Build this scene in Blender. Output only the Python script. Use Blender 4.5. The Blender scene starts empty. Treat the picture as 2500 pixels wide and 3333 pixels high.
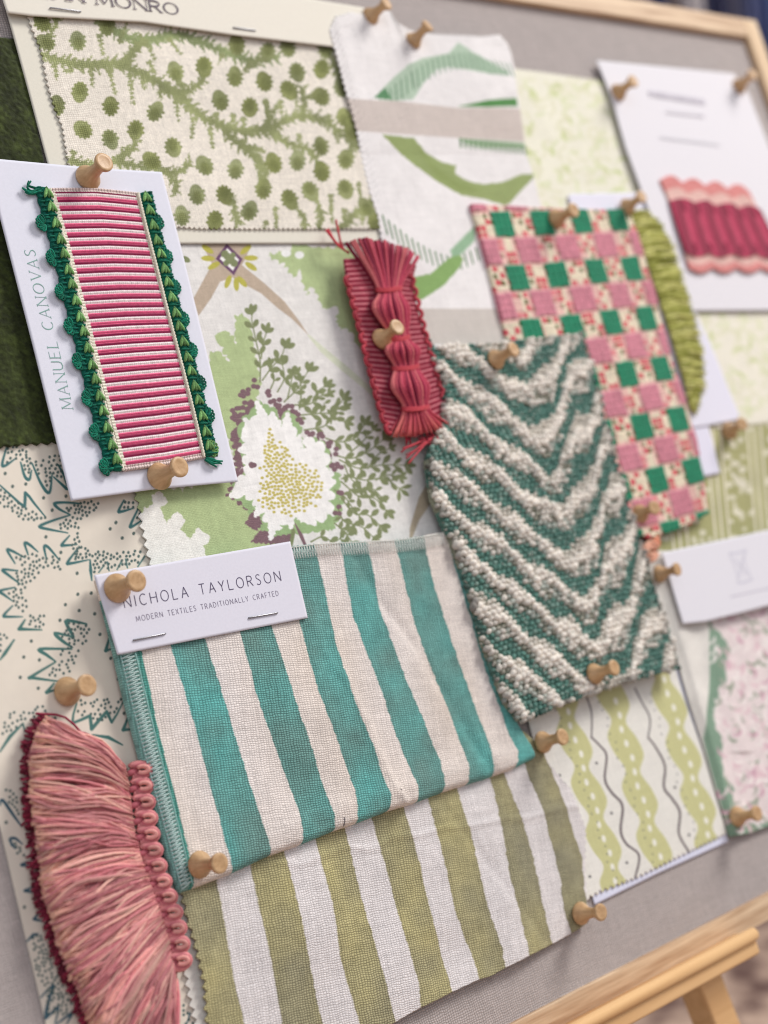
import bpy, math, random
import numpy as np
from mathutils import Matrix, Vector

random.seed(7)
rng = np.random.default_rng(7)
MM = 0.001

# ------------------------------------------------------------------ camera, light, exposure
# board frame (mm): x right, y up along the board, z out of the board; the camera stands at (0, 0, KD)
FPX, CX, CY = 5010.0, 1250.0, 1666.5
KD = 472.0
LEAN = math.radians(16)
d1 = np.array([5410.0, -885.0, FPX]); d1 /= np.linalg.norm(d1)
d2 = np.array([10216.0, 34066.0, -5010.0]); d2 -= d1 * d2.dot(d1); d2 /= np.linalg.norm(d2)
EX, EY = d1, -d2
NZ = np.cross(d1, d2)                       # into the board
if NZ[2] < 0: NZ = -NZ
EZ = -NZ

def at(px, py, h=0.0):
    """where the line of sight of a point of the photograph meets the board's layer at height h"""
    r = np.array([(px - CX) / FPX, (py - CY) / FPX, 1.0])
    P = r * (KD - h) / NZ.dot(r)
    return np.array([EX.dot(P), EY.dot(P), h])

def ats(pts, h=0.0):
    return np.array([at(p[0], p[1], p[2] if len(p) > 2 else h) for p in pts])

def proj(x, y, z):
    a = x * EX[0] + y * EY[0] + (KD - z) * NZ[0]
    b = x * EX[1] + y * EY[1] + (KD - z) * NZ[1]
    c = x * EX[2] + y * EY[2] + (KD - z) * NZ[2]
    return CX + FPX * a / c, CY + FPX * b / c

MB_ = Matrix.Translation((0, 0, 0.45)) @ Matrix.Rotation(math.radians(90) - LEAN, 4, 'X')   # board frame -> world

scene = bpy.context.scene
COL = scene.collection
cam = bpy.data.cameras.new('camera'); camo = bpy.data.objects.new('camera', cam); COL.objects.link(camo)
Mc = Matrix(((EX[0], -EX[1], -EX[2], 0), (EY[0], -EY[1], -EY[2], 0), (EZ[0], -EZ[1], -EZ[2], KD * MM), (0, 0, 0, 1)))
camo.matrix_world = MB_ @ Mc
cam.sensor_fit = 'VERTICAL'; cam.sensor_height = 24.0; cam.sensor_width = 18.0
cam.lens = FPX / 3333.0 * 24.0
cam.clip_start = 0.02; cam.clip_end = 60
cam.dof.use_dof = True; cam.dof.focus_distance = 0.578; cam.dof.aperture_fstop = cam.lens / 8.6
scene.camera = camo

world = bpy.data.worlds.new('World'); scene.world = world; world.use_nodes = True
bg = world.node_tree.nodes['Background']; bg.inputs[0].default_value = (0.86, 0.89, 1.0, 1); bg.inputs[1].default_value = 0.36

def area(name, loc, target, size, power, col):
    L = bpy.data.lights.new(name, 'AREA'); L.shape = 'RECTANGLE'; L.size = size[0]; L.size_y = size[1]; L.energy = power; L.color = col
    o = bpy.data.objects.new(name, L); COL.objects.link(o)
    p = MB_ @ Vector([c * MM for c in loc]); t = MB_ @ Vector([c * MM for c in target])
    o.location = p; o.rotation_euler = (t - p).to_track_quat('-Z', 'Y').to_euler()
area('window_light', (2250, 1800, 1500), (420, 60, 0), (1.0, 1.0), 84, (1.0, 0.965, 0.93))
area('room_light', (-300, 500, 1300), (350, 60, 0), (1.2, 1.2), 6, (0.93, 0.95, 1.0))

vs = scene.view_settings
vs.view_transform = 'Standard'; vs.look = 'None'; vs.exposure = 0.0; vs.gamma = 1.0; vs.use_curve_mapping = False
scene.cycles.use_denoising = True
scene.cycles.max_bounces = 6
scene.cycles.pixel_filter_type = 'BLACKMAN_HARRIS'; scene.cycles.filter_width = 1.1

# ------------------------------------------------------------------ helpers
def lin(c):
    c = np.asarray(c, dtype=float) / 255.0
    return np.where(c <= 0.04045, c / 12.92, ((c + 0.055) / 1.055) ** 2.4)

def Zm(ox, oy, k):
    return lambda *pts: [(ox + p[0] * k,) + (oy + p[1] * k,) + tuple(p[2:]) for p in pts]
A1 = Zm(0, 0, .54249); A2 = Zm(800, 0, .54249); A3 = Zm(1600, 0, .54249); A4 = Zm(0, 500, .54249); A5 = Zm(600, 700, .54249)
A6 = Zm(1300, 600, .72333); B1 = Zm(0, 1600, .54249); B2 = Zm(0, 2300, .54249); B3 = Zm(500, 1600, .72333); B4 = Zm(1400, 1000, .63291)
B5 = Zm(1600, 1600, .54249); B6 = Zm(1600, 2400, .54249); B7 = Zm(500, 2500, .72333); D2 = Zm(2100, 950, .38425); D4 = Zm(2200, 2000, .36145)
D5 = Zm(0, 1400, .37372)

def vnoise(x, y, scale, seed=0):
    """smooth value noise, -1..1"""
    r = np.random.default_rng(seed + 1000); T = r.uniform(-1, 1, (256, 256))
    u = np.asarray(x) / scale + 500.3; v = np.asarray(y) / scale + 500.7
    i = np.floor(u).astype(int); j = np.floor(v).astype(int); fu = u - i; fv = v - j
    fu = fu * fu * (3 - 2 * fu); fv = fv * fv * (3 - 2 * fv)
    g = lambda a, b: T[a % 256, b % 256]
    return (g(i, j) * (1 - fu) + g(i + 1, j) * fu) * (1 - fv) + (g(i, j + 1) * (1 - fu) + g(i + 1, j + 1) * fu) * fv

def resample(P, n, closed=False):
    P = np.asarray(P, float)
    if closed: P = np.vstack([P, P[:1]])
    d = np.r_[0, np.cumsum(np.linalg.norm(np.diff(P, axis=0), axis=1))]
    t = np.linspace(0, d[-1], n, endpoint=not closed)
    return np.stack([np.interp(t, d, P[:, k]) for k in range(P.shape[1])], 1)

def smooth(P, n=60):
    """Catmull-Rom through the points"""
    P = np.asarray(P, float); Q = np.vstack([2 * P[0] - P[1], P, 2 * P[-1] - P[-2]])
    out = []; m = len(P) - 1; k = max(2, n // m)
    for i in range(m):
        a, b, c, d = Q[i:i + 4]
        for t in np.linspace(0, 1, k, endpoint=False):
            out.append(.5 * (2 * b + (c - a) * t + (2 * a - 5 * b + 4 * c - d) * t * t + (3 * b - a - 3 * c + d) * t ** 3))
    out.append(P[-1]); return np.array(out)

def lobed(P, step=14, amp=9, seed=0, close=True):
    """an outline broken into rounded coral-like lobes"""
    r = np.random.default_rng(seed); P = np.asarray(P, float)
    Q = np.vstack([P, P[:1]]) if close else P
    L = np.linalg.norm(np.diff(Q, axis=0), axis=1).sum(); n = int(L / 2.5)
    R = resample(P, n, close)
    T = np.roll(R, -1, 0) - np.roll(R, 1, 0); N = np.stack([T[:, 1], -T[:, 0]], 1); N /= np.linalg.norm(N, axis=1)[:, None] + 1e-9
    s = np.arange(n) * 2.5; ph = s / step + 1.3 * vnoise(s, s * 0, step * 2.2, seed)
    d = amp * (np.abs(np.sin(np.pi * ph)) ** .6 - .45) * (1 + .6 * vnoise(s, s * 0 + 9, step, seed + 3)) + amp * .8 * vnoise(s, s * 0 + 50, step * 2.5, seed + 5)
    return R + N * d[:, None]

class Canvas:
    def __init__(s, X, Y, x, y, S, T, base):
        s.X, s.Y, s.x, s.y, s.S, s.T = X, Y, x, y, S, T
        s.c = np.empty(X.shape + (3,)); s.c[:] = np.asarray(base, float)
        s.dz = np.zeros(X.shape)
    def _blend(s, idx, a, col):
        a = a[:, None]; col = np.asarray(col, float)
        if col.ndim == 3: col = col[idx]
        s.c[idx] = s.c[idx] * (1 - a) + col * a
    def _box(s, P, m):
        P = np.asarray(P, float)[:, :2]
        return np.nonzero((s.X > P[:, 0].min() - m) & (s.X < P[:, 0].max() + m) & (s.Y > P[:, 1].min() - m) & (s.Y < P[:, 1].max() + m))
    def poly(s, P, col, soft=1.5, jit=0, alpha=1.0):
        P = np.asarray(P, float)[:, :2]; idx = s._box(P, 6)
        if len(idx[0]) == 0: return
        x = s.X[idx]; y = s.Y[idx]
        if jit: x = x + jit * vnoise(x, y, 3.1, 11); y = y + jit * vnoise(x, y, 3.1, 12)
        ins = np.zeros(x.shape, bool); dm = np.full(x.shape, 1e9)
        for a, b in zip(P, np.roll(P, -1, 0)):
            c = ((a[1] > y) != (b[1] > y))
            if a[1] != b[1]: ins ^= c & (x < (b[0] - a[0]) * (y - a[1]) / (b[1] - a[1]) + a[0])
            v = b - a; t = np.clip(((x - a[0]) * v[0] + (y - a[1]) * v[1]) / (v.dot(v) + 1e-9), 0, 1)
            dm = np.minimum(dm, (x - a[0] - t * v[0]) ** 2 + (y - a[1] - t * v[1]) ** 2)
        sd = np.sqrt(dm) * np.where(ins, 1, -1)
        s._blend(idx, alpha * np.clip(.5 + sd / (2 * soft), 0, 1), col)
    def stroke(s, P, w, col, soft=1.3, jit=0, teeth=None, alpha=1.0):
        P = np.asarray(P, float); W = np.full(len(P), w, float) if np.isscalar(w) else np.interp(np.linspace(0, 1, len(P)), np.linspace(0, 1, len(w)), w)
        P = P[:, :2]; idx = s._box(P, W.max() + 6 + (teeth[1] if teeth else 0))
        if len(idx[0]) == 0: return
        x = s.X[idx]; y = s.Y[idx]
        if jit: x = x + jit * vnoise(x, y, 4, 21); y = y + jit * vnoise(x, y, 4, 22)
        best = np.full(x.shape, -1e9); L = 0
        for a, b, wa, wb in zip(P[:-1], P[1:], W[:-1], W[1:]):
            v = b - a; ln = math.hypot(*v) + 1e-9; t = np.clip(((x - a[0]) * v[0] + (y - a[1]) * v[1]) / (ln * ln), 0, 1)
            d = np.hypot(x - a[0] - t * v[0], y - a[1] - t * v[1]); ww = (wa + (wb - wa) * t) / 2
            if teeth: ww = ww + teeth[1] * (np.abs(((L + t * ln) / teeth[0]) % 1 - .5) * 2 - .3) * np.sign(wa + wb)
            best = np.maximum(best, ww - d); L += ln
        s._blend(idx, alpha * np.clip(.5 + best / (2 * soft), 0, 1), col)
    def dot(s, cx, cy, a, b=None, ang=0, col=(0, 0, 0), soft=1.0, teeth=0, alpha=1.0):
        b = b or a; m = max(a, b) + 5
        idx = s._box([(cx, cy)], m)
        if len(idx[0]) == 0: return
        x = s.X[idx] - cx; y = s.Y[idx] - cy; ca, sa = math.cos(ang), math.sin(ang)
        u = x * ca + y * sa; v = -x * sa + y * ca
        r = np.hypot(u / a, v / b)
        if teeth: r = r * (1 + .34 * np.abs(np.sin(np.arctan2(v, u) * teeth)) * np.clip(.5 + u / a, 0, 1))
        s._blend(idx, alpha * np.clip(.5 + (1 - r) * min(a, b) / (2 * soft), 0, 1), col)
    def tone(s, scale, amt, seed=0, tint=None):
        n = vnoise(s.x, s.y, scale, seed) * .6 + vnoise(s.x, s.y, scale * .43, seed + 1) * .4
        s.c *= (1 + amt * n[..., None] * (np.asarray(tint) if tint is not None else 1))

def link(o, parent=None):
    COL.objects.link(o)
    if parent is not None: o.parent = parent
    else: o.matrix_world = MB_
    return o

def thing(name, label, cat, group=None):
    o = bpy.data.objects.new(name, None); o.empty_display_size = .01; link(o)
    return tag(o, label, cat, group)

def tag(o, label, cat=None, group=None, kind=None):
    o['label'] = label
    if cat: o['category'] = cat
    if group: o['group'] = group
    if kind: o['kind'] = kind
    return o

def raw_mesh(name, V, quads, tris, mat, cols=None, parent=None, smooth_=True, ngons=()):
    me = bpy.data.meshes.new(name); V = np.asarray(V, float) * MM
    nq, nt = len(quads), len(tris)
    loops = np.concatenate([np.asarray(quads, int).reshape(-1), np.asarray(tris, int).reshape(-1)] + [np.asarray(g, int) for g in ngons]).astype(np.int32)
    tot = np.concatenate([np.full(nq, 4), np.full(nt, 3), np.array([len(g) for g in ngons], int)]).astype(np.int32)
    start = np.r_[0, np.cumsum(tot)[:-1]].astype(np.int32)
    me.vertices.add(len(V)); me.vertices.foreach_set('co', V.astype(np.float32).reshape(-1))
    me.loops.add(len(loops)); me.loops.foreach_set('vertex_index', loops)
    me.polygons.add(len(tot)); me.polygons.foreach_set('loop_start', start)
    try: me.polygons.foreach_set('loop_total', tot)
    except Exception: pass
    me.polygons.foreach_set('use_smooth', np.full(len(tot), smooth_, bool))
    me.update(calc_edges=True)
    if cols is not None:
        a = me.color_attributes.new('Col', 'FLOAT_COLOR', 'POINT')
        C4 = np.ones((len(V), 4), np.float32); C4[:, :3] = lin(np.clip(cols, 0, 255)); a.data.foreach_set('color', C4.reshape(-1))
    me.materials.append(mat)
    o = bpy.data.objects.new(name, me); link(o, parent); return o

class MB:
    """collects blobs, tubes and strips, built as one mesh"""
    def __init__(s): s.V = []; s.Q = []; s.T = []; s.C = []; s.n = 0
    def add(s, V, Q, T, col):
        V = np.asarray(V, float); s.V.append(V)
        if len(Q): s.Q.append(np.asarray(Q, int) + s.n)
        if len(T): s.T.append(np.asarray(T, int) + s.n)
        c = np.empty((len(V), 3)); c[:] = col; s.C.append(c); s.n += len(V)
    def blob(s, c, ax, ay, az, col, nu=8, nv=5):
        if (nu, nv) not in MB.cache:
            vs_ = [(0, 0, 1)]; q = []; t = []
            for j in range(1, nv):
                th = math.pi * j / nv
                for i in range(nu): ph = 2 * math.pi * i / nu; vs_.append((math.sin(th) * math.cos(ph), math.sin(th) * math.sin(ph), math.cos(th)))
            vs_.append((0, 0, -1)); last = len(vs_) - 1
            for i in range(nu): t.append((0, 1 + i, 1 + (i + 1) % nu)); t.append((last, last - nu + (i + 1) % nu, last - nu + i))
            for j in range(nv - 2):
                for i in range(nu): a = 1 + j * nu + i; b = 1 + j * nu + (i + 1) % nu; q.append((a, a + nu, b + nu, b))
            MB.cache[(nu, nv)] = (np.array(vs_), np.array(q), np.array(t))
        U, q, t = MB.cache[(nu, nv)]
        M = np.array([ax, ay, az], float)
        s.add(np.asarray(c, float) + U @ M, q, t, col)
    def tube(s, P, r, col, n=6, flat=1.0, caps=True):
        P = np.asarray(P, float); m = len(P); R = np.full(m, r, float) if np.isscalar(r) else np.interp(np.linspace(0, 1, m), np.linspace(0, 1, len(r)), r)
        T = np.gradient(P, axis=0); T /= np.linalg.norm(T, axis=1)[:, None] + 1e-9
        up = np.array([0, 0, 1.0]); A = np.cross(T, up); ln = np.linalg.norm(A, axis=1)
        A[ln < 1e-3] = (1, 0, 0); A /= np.linalg.norm(A, axis=1)[:, None]; B = np.cross(A, T)
        th = np.linspace(0, 2 * math.pi, n, endpoint=False)
        V = P[:, None] + R[:, None, None] * (A[:, None] * np.cos(th)[None, :, None] + B[:, None] * (flat * np.sin(th))[None, :, None])
        V = V.reshape(-1, 3); i = np.arange(m - 1)[:, None] * n; k = np.arange(n)[None]; k2 = (k + 1) % n
        Q = np.stack([i + k, i + k2, i + n + k2, i + n + k], -1).reshape(-1, 4)
        T3 = []
        if caps:
            V = np.vstack([V, P[0], P[-1]]); a = len(V) - 2
            for q in range(n): T3.append((a, (q + 1) % n, q)); T3.append((a + 1, (m - 1) * n + q, (m - 1) * n + (q + 1) % n))
        col = np.asarray(col, float)
        if col.ndim == 2:
            cc = np.stack([np.interp(np.linspace(0, 1, m), np.linspace(0, 1, len(col)), col[:, j]) for j in range(3)], 1)
            col = np.repeat(cc, n, 0)
            if caps: col = np.vstack([col, cc[0], cc[-1]])
        s.add(V, Q, T3, col)
    def box(s, O, a, b, c, col=(200, 200, 200)):
        O, a, b, c = [np.asarray(v, float) for v in (O, a, b, c)]
        V = [O + i * a + j * b + k * c for k in (0, 1) for j in (0, 1) for i in (0, 1)]
        Q = [(0, 2, 3, 1), (4, 5, 7, 6), (0, 1, 5, 4), (1, 3, 7, 5), (3, 2, 6, 7), (2, 0, 4, 6)]
        s.add(V, Q, [], col)
    def build(s, name, mat, parent=None, smooth_=True):
        Q = np.concatenate(s.Q) if s.Q else np.zeros((0, 4), int); T = np.concatenate(s.T) if s.T else np.zeros((0, 3), int)
        return raw_mesh(name, np.concatenate(s.V), Q, T, mat, np.concatenate(s.C), parent, smooth_)
MB.cache = {}

def ovs(P, pink, rng_):
    """pinking shears: push an edge line in and out in teeth"""
    if not pink: return P
    pitch, amp = pink; d = np.r_[0, np.cumsum(np.linalg.norm(np.diff(P, axis=0), axis=1))]
    T = np.gradient(P, axis=0); N = np.stack([T[:, 1], -T[:, 0]], 1); N /= np.linalg.norm(N, axis=1)[:, None] + 1e-9
    ph = d / pitch + .25 * vnoise(d, d * 0, pitch * 3, int(pitch * 10))
    w = (np.abs(ph % 1 - .5) * 2 - .5) * amp * 2 + .12 * vnoise(d, d * 0, .6, 77)
    f = np.clip(np.minimum(d, d[-1] - d) / pitch, 0, 1)
    return P + N * (w * f)[:, None]

def sheet(name, top, right, bottom, left, h, mat, paint=None, base=(230, 230, 230), res=.4, thick=.35, relief=None, pink={}, parent=None, sm=False, wrinkle=0, seed=0):
    """a cut piece of cloth or paper lying on the board; edges as traced lines, both ways left>right and top>bottom"""
    f = (lambda E: smooth(E, 40)) if sm else (lambda E: np.asarray(E, float))
    t_, r_, b_, l_ = [ats([p[:2] for p in f(E)], h)[:, :2] for E in (top, right, bottom, left)]
    ln = lambda P: np.linalg.norm(np.diff(P, axis=0), axis=1).sum()
    nu = int(max(ln(t_), ln(b_)) / res) + 2; nv = int(max(ln(l_), ln(r_)) / res) + 2
    t_, b_ = resample(t_, nu), resample(b_, nu); l_, r_ = resample(l_, nv), resample(r_, nv)
    t_, b_, l_, r_ = [ovs(E, pink.get(k), rng) for E, k in ((t_, 't'), (b_, 'b'), (l_, 'l'), (r_, 'r'))]
    S, T = np.meshgrid(np.linspace(0, 1, nu), np.linspace(0, 1, nv))
    s3, t3 = S[..., None], T[..., None]
    P = (1 - t3) * t_[None] + t3 * b_[None] + (1 - s3) * l_[:, None] + s3 * r_[:, None] \
        - ((1 - s3) * (1 - t3) * t_[0] + s3 * (1 - t3) * t_[-1] + (1 - s3) * t3 * b_[0] + s3 * t3 * b_[-1])
    x, y = P[..., 0], P[..., 1]; X, Y = proj(x, y, h)
    C = Canvas(X, Y, x, y, S, T, base); C.W = ln(t_); C.H = ln(l_)
    if paint: paint(C)
    z = np.full(x.shape, float(h)) + C.dz
    if relief is not None: z = z + relief(C)
    if wrinkle: z = z + wrinkle * (vnoise(x, y, 28, seed) * .7 + vnoise(x, y, 11, seed + 2) * .3)
    V = np.stack([x, y, z], -1).reshape(-1, 3); n0 = len(V)
    idx = np.arange(n0).reshape(nv, nu)
    Q = np.stack([idx[:-1, :-1], idx[1:, :-1], idx[1:, 1:], idx[:-1, 1:]], -1).reshape(-1, 4)
    ring = np.concatenate([idx[0, :], idx[1:, -1], idx[-1, -2::-1], idx[-2:0:-1, 0]])
    low = V[ring].copy(); low[:, 2] -= thick; V = np.vstack([V, low]); m = len(ring); k = np.arange(m); k2 = (k + 1) % m
    Qs = np.stack([ring[k], ring[k2], n0 + k2, n0 + k], -1)
    cols = C.c.reshape(-1, 3); cols = np.vstack([cols, cols[ring]])
    return raw_mesh(name, V, np.vstack([Q, Qs]), np.zeros((0, 3), int), mat, cols, parent, True)

# ------------------------------------------------------------------ materials
def new_mat(name):
    m = bpy.data.materials.new(name); m.use_nodes = True; nt = m.node_tree; b = nt.nodes['Principled BSDF']
    return m, nt, b
def N(nt, kind, **kw):
    n = nt.nodes.new(kind)
    for k, v in kw.items(): setattr(n, k, v)
    return n
def math_(nt, op, a, b=None, c=None):
    n = N(nt, 'ShaderNodeMath', operation=op)
    for i, v in enumerate((a, b, c)):
        if v is None: continue
        if isinstance(v, (int, float)): n.inputs[i].default_value = v
        else: nt.links.new(v, n.inputs[i])
    return n.outputs[0]

def cloth(name, pitch=.75, gap_shade=.22, slub=.16, rot=0, bump=.35, rough=.92, sheen=.15, fuzz=.0, pv=None):
    """plain weave: warp and weft yarns that cross, each yarn a little lighter or darker than the next"""
    m, nt, b = new_mat(name); L = nt.links.new
    tc = N(nt, 'ShaderNodeTexCoord'); mp = N(nt, 'ShaderNodeMapping'); L(tc.outputs['Object'], mp.inputs[0])
    mp.inputs['Rotation'].default_value = (0, 0, math.radians(rot)); mp.inputs['Scale'].default_value = (1000,) * 3
    # yarns wander slightly
    nw = N(nt, 'ShaderNodeTexNoise'); nw.inputs['Scale'].default_value = .25; L(mp.outputs[0], nw.inputs['Vector'])
    va = N(nt, 'ShaderNodeVectorMath', operation='SCALE'); va.inputs['Scale'].default_value = 1.6; L(nw.outputs['Color'], va.inputs[0])
    vb = N(nt, 'ShaderNodeVectorMath', operation='ADD'); L(mp.outputs[0], vb.inputs[0]); L(va.outputs[0], vb.inputs[1])
    sp = N(nt, 'ShaderNodeSeparateXYZ'); L(vb.outputs[0], sp.inputs[0])
    su = math_(nt, 'SINE', math_(nt, 'MULTIPLY', sp.outputs[0], math.pi / pitch)); sv = math_(nt, 'SINE', math_(nt, 'MULTIPLY', sp.outputs[1], math.pi / (pv or pitch)))
    S = math_(nt, 'MULTIPLY', su, sv); A = math_(nt, 'POWER', math_(nt, 'ABSOLUTE', S), .55)
    def yarn(sx, sy, w):
        q = N(nt, 'ShaderNodeMapping'); L(vb.outputs[0], q.inputs[0]); q.inputs['Scale'].default_value = (sx, sy, 1); q.inputs['Location'].default_value = (w, w, w)
        n = N(nt, 'ShaderNodeTexNoise'); n.inputs['Scale'].default_value = 1; n.inputs['Detail'].default_value = 2; L(q.outputs[0], n.inputs['Vector']); return n.outputs['Fac']
    n1 = yarn(.9 / pitch, .08, 3); n2 = yarn(.08, .9 / pitch, 9)
    sel = math_(nt, 'GREATER_THAN', S, 0)
    mix = N(nt, 'ShaderNodeMix'); L(sel, mix.inputs[0]); L(n1, mix.inputs[2]); L(n2, mix.inputs[3])
    k = math_(nt, 'ADD', math_(nt, 'MULTIPLY', math_(nt, 'SUBTRACT', mix.outputs[0], .5), slub * 4), 1.0)
    at_ = N(nt, 'ShaderNodeAttribute'); at_.attribute_name = 'Col'
    sc = N(nt, 'ShaderNodeSeparateColor'); L(at_.outputs['Color'], sc.inputs[0])
    ge = math_(nt, 'MULTIPLY', math_(nt, 'SUBTRACT', 1.35, math_(nt, 'MULTIPLY', sc.outputs[1], 1.55)), gap_shade * 1.9)   # shade between yarns is darkened into the colour, less on pale cloth
    k = math_(nt, 'MULTIPLY', k, math_(nt, 'ADD', math_(nt, 'MULTIPLY', math_(nt, 'SUBTRACT', A, .60), ge), 1.0))
    vm = N(nt, 'ShaderNodeVectorMath', operation='SCALE'); L(at_.outputs['Color'], vm.inputs[0]); L(k, vm.inputs['Scale'])
    L(vm.outputs[0], b.inputs['Base Color'])
    hh = math_(nt, 'ADD', A, math_(nt, 'MULTIPLY', mix.outputs[0], .8))
    bp = N(nt, 'ShaderNodeBump'); bp.inputs['Strength'].default_value = bump; bp.inputs['Distance'].default_value = pitch * .3 * MM; L(hh, bp.inputs['Height']); L(bp.outputs[0], b.inputs['Normal'])
    b.inputs['Roughness'].default_value = rough; b.inputs['Sheen Weight'].default_value = sheen; b.inputs['Sheen Roughness'].default_value = .5
    b.inputs['Specular IOR Level'].default_value = .15
    return m

def noisy(name, amt=.06, scale=400, rough=.6, bump=.1, spec=.3, sheen=0, stretch=(1, 1, 1), col=None, dist=.0002, detail=4):
    m, nt, b = new_mat(name); L = nt.links.new
    tc = N(nt, 'ShaderNodeTexCoord'); mp = N(nt, 'ShaderNodeMapping'); mp.inputs['Scale'].default_value = stretch; L(tc.outputs['Object'], mp.inputs[0])
    n = N(nt, 'ShaderNodeTexNoise'); n.inputs['Scale'].default_value = scale; n.inputs['Detail'].default_value = detail; L(mp.outputs[0], n.inputs['Vector'])
    k = math_(nt, 'ADD', math_(nt, 'MULTIPLY', math_(nt, 'SUBTRACT', n.outputs['Fac'], .5), amt * 4), 1.0)
    vm = N(nt, 'ShaderNodeVectorMath', operation='SCALE'); L(k, vm.inputs['Scale'])
    if col is None:
        at_ = N(nt, 'ShaderNodeAttribute'); at_.attribute_name = 'Col'; L(at_.outputs['Color'], vm.inputs[0])
    else: vm.inputs[0].default_value = tuple(lin(col))
    L(vm.outputs[0], b.inputs['Base Color'])
    bp = N(nt, 'ShaderNodeBump'); bp.inputs['Strength'].default_value = bump; bp.inputs['Distance'].default_value = dist; L(n.outputs['Fac'], bp.inputs['Height']); L(bp.outputs[0], b.inputs['Normal'])
    b.inputs['Roughness'].default_value = rough; b.inputs['Specular IOR Level'].default_value = spec; b.inputs['Sheen Weight'].default_value = sheen
    return m

M_LINEN = cloth('linen weave', 1.0, .42, .13, bump=.5, pv=.82)
M_LINEN_SLANT = cloth('slanted linen weave', 1.2, .55, .19, rot=8, bump=.6, pv=.84)
M_COTTON = cloth('fine cotton weave', .62, .2, .10, bump=.35)
M_PANEL = cloth('panel linen weave', 1.15, .42, .14, bump=.6, pv=.95)
M_PAPER = noisy('smooth paper', .012, 300, .75, .05, .25)
M_CARD = noisy('toothed card', .02, 900, .8, .12, .2)
M_YARN = noisy('spun yarn', .2, 1500, .9, .7, .12, sheen=.08, dist=.0005)
M_SILK = noisy('lustrous yarn', .14, 900, .6, .35, .25, sheen=.0, stretch=(1, 1, 1))
M_VELVET = noisy('pile', .35, 700, 1.0, .5, .1, sheen=.25, dist=.0006)
M_PLAIDPILE = noisy('cut pile', .16, 900, .95, .4, .15, sheen=.3, dist=.0005)
M_INK = noisy('printed ink', .05, 600, .7, 0, .2)
def wood(name, c1, c2, axis, sc=1.0, rough=.55):
    m, nt, b = new_mat(name); L = nt.links.new
    tc = N(nt, 'ShaderNodeTexCoord'); mp = N(nt, 'ShaderNodeMapping'); s = [260 * sc] * 3; s[axis] = 14 * sc; mp.inputs['Scale'].default_value = s; L(tc.outputs['Object'], mp.inputs[0])
    n = N(nt, 'ShaderNodeTexNoise'); n.inputs['Scale'].default_value = 1; n.inputs['Detail'].default_value = 5; n.inputs['Distortion'].default_value = .6; L(mp.outputs[0], n.inputs['Vector'])
    n2 = N(nt, 'ShaderNodeTexNoise'); n2.inputs['Scale'].default_value = 4; n2.inputs['Detail'].default_value = 2; L(mp.outputs[0], n2.inputs['Vector'])
    k = math_(nt, 'ADD', math_(nt, 'MULTIPLY', n.outputs['Fac'], .75), math_(nt, 'MULTIPLY', n2.outputs['Fac'], .25))
    r = N(nt, 'ShaderNodeValToRGB'); L(k, r.inputs[0]); r.color_ramp.elements[0].position = .32; r.color_ramp.elements[1].position = .62
    r.color_ramp.elements[0].color = (*lin(c1), 1); r.color_ramp.elements[1].color = (*lin(c2), 1); L(r.outputs[0], b.inputs['Base Color'])
    bp = N(nt, 'ShaderNodeBump'); bp.inputs['Strength'].default_value = .25; bp.inputs['Distance'].default_value = .0004; L(k, bp.inputs['Height']); L(bp.outputs[0], b.inputs['Normal'])
    b.inputs['Roughness'].default_value = rough; b.inputs['Specular IOR Level'].default_value = .3
    return m
M_FRAME_X = wood('oak rail grain', (172, 136, 104), (226, 198, 164), 0)
M_FRAME_Y = wood('oak stile grain', (190, 155, 118), (232, 205, 168), 1)
M_BEECH = wood('pale beech', (214, 168, 116), (232, 190, 138), 0, .5, .45)
M_PIN = wood('turned birch', (178, 140, 100), (208, 172, 130), 2, 1.3, .42)
M_STEEL, _nt, _b = new_mat('staple steel'); _b.inputs['Base Color'].default_value = (.32, .32, .34, 1); _b.inputs['Metallic'].default_value = .9; _b.inputs['Roughness'].default_value = .35

# ------------------------------------------------------------------ the room behind
def cam_pt(px, py, Z):
    """a point Z metres from the camera, in world space"""
    r = Vector(((px - CX) / FPX * Z, -(py - CY) / FPX * Z, -Z)); return camo.matrix_world @ r
def world_mesh(name, V, F, mat, smooth_=False):
    me = bpy.data.meshes.new(name); me.from_pydata([tuple(v) for v in V], [], F); me.update(); me.materials.append(mat)
    for p in me.polygons: p.use_smooth = smooth_
    o = bpy.data.objects.new(name, me); COL.objects.link(o); return o
mf, nt, b = new_mat('mottled carpet')
tc = N(nt, 'ShaderNodeTexCoord'); n = N(nt, 'ShaderNodeTexNoise'); n.inputs['Scale'].default_value = 22; n.inputs['Detail'].default_value = 4; nt.links.new(tc.outputs['Object'], n.inputs['Vector'])
r = N(nt, 'ShaderNodeValToRGB'); nt.links.new(n.outputs['Fac'], r.inputs[0]); nt.links.new(r.outputs[0], b.inputs['Base Color'])
r.color_ramp.elements[0].position = .38; r.color_ramp.elements[0].color = (*lin((104, 78, 70)), 1); r.color_ramp.elements[1].position = .62; r.color_ramp.elements[1].color = (*lin((205, 176, 155)), 1)
b.inputs['Roughness'].default_value = .9
o = world_mesh('floor', [(-6, -3, 0), (10, -3, 0), (10, 9, 0), (-6, 9, 0)], [(0, 1, 2, 3)], mf); o['kind'] = 'structure'
mw, nt, b = new_mat('painted wall'); b.inputs['Base Color'].default_value = (*lin((196, 188, 190)), 1); b.inputs['Roughness'].default_value = .9
_dir = (cam_pt(CX, CY, 1) - camo.matrix_world.translation); _dir.z = 0; _dir.normalize(); _side = Vector((_dir.y, -_dir.x, 0))
_c0 = camo.matrix_world.translation.copy(); _c0.z = 0
def back_pt(d, s, z): return _c0 + _dir * d + _side * s + Vector((0, 0, z))
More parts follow.
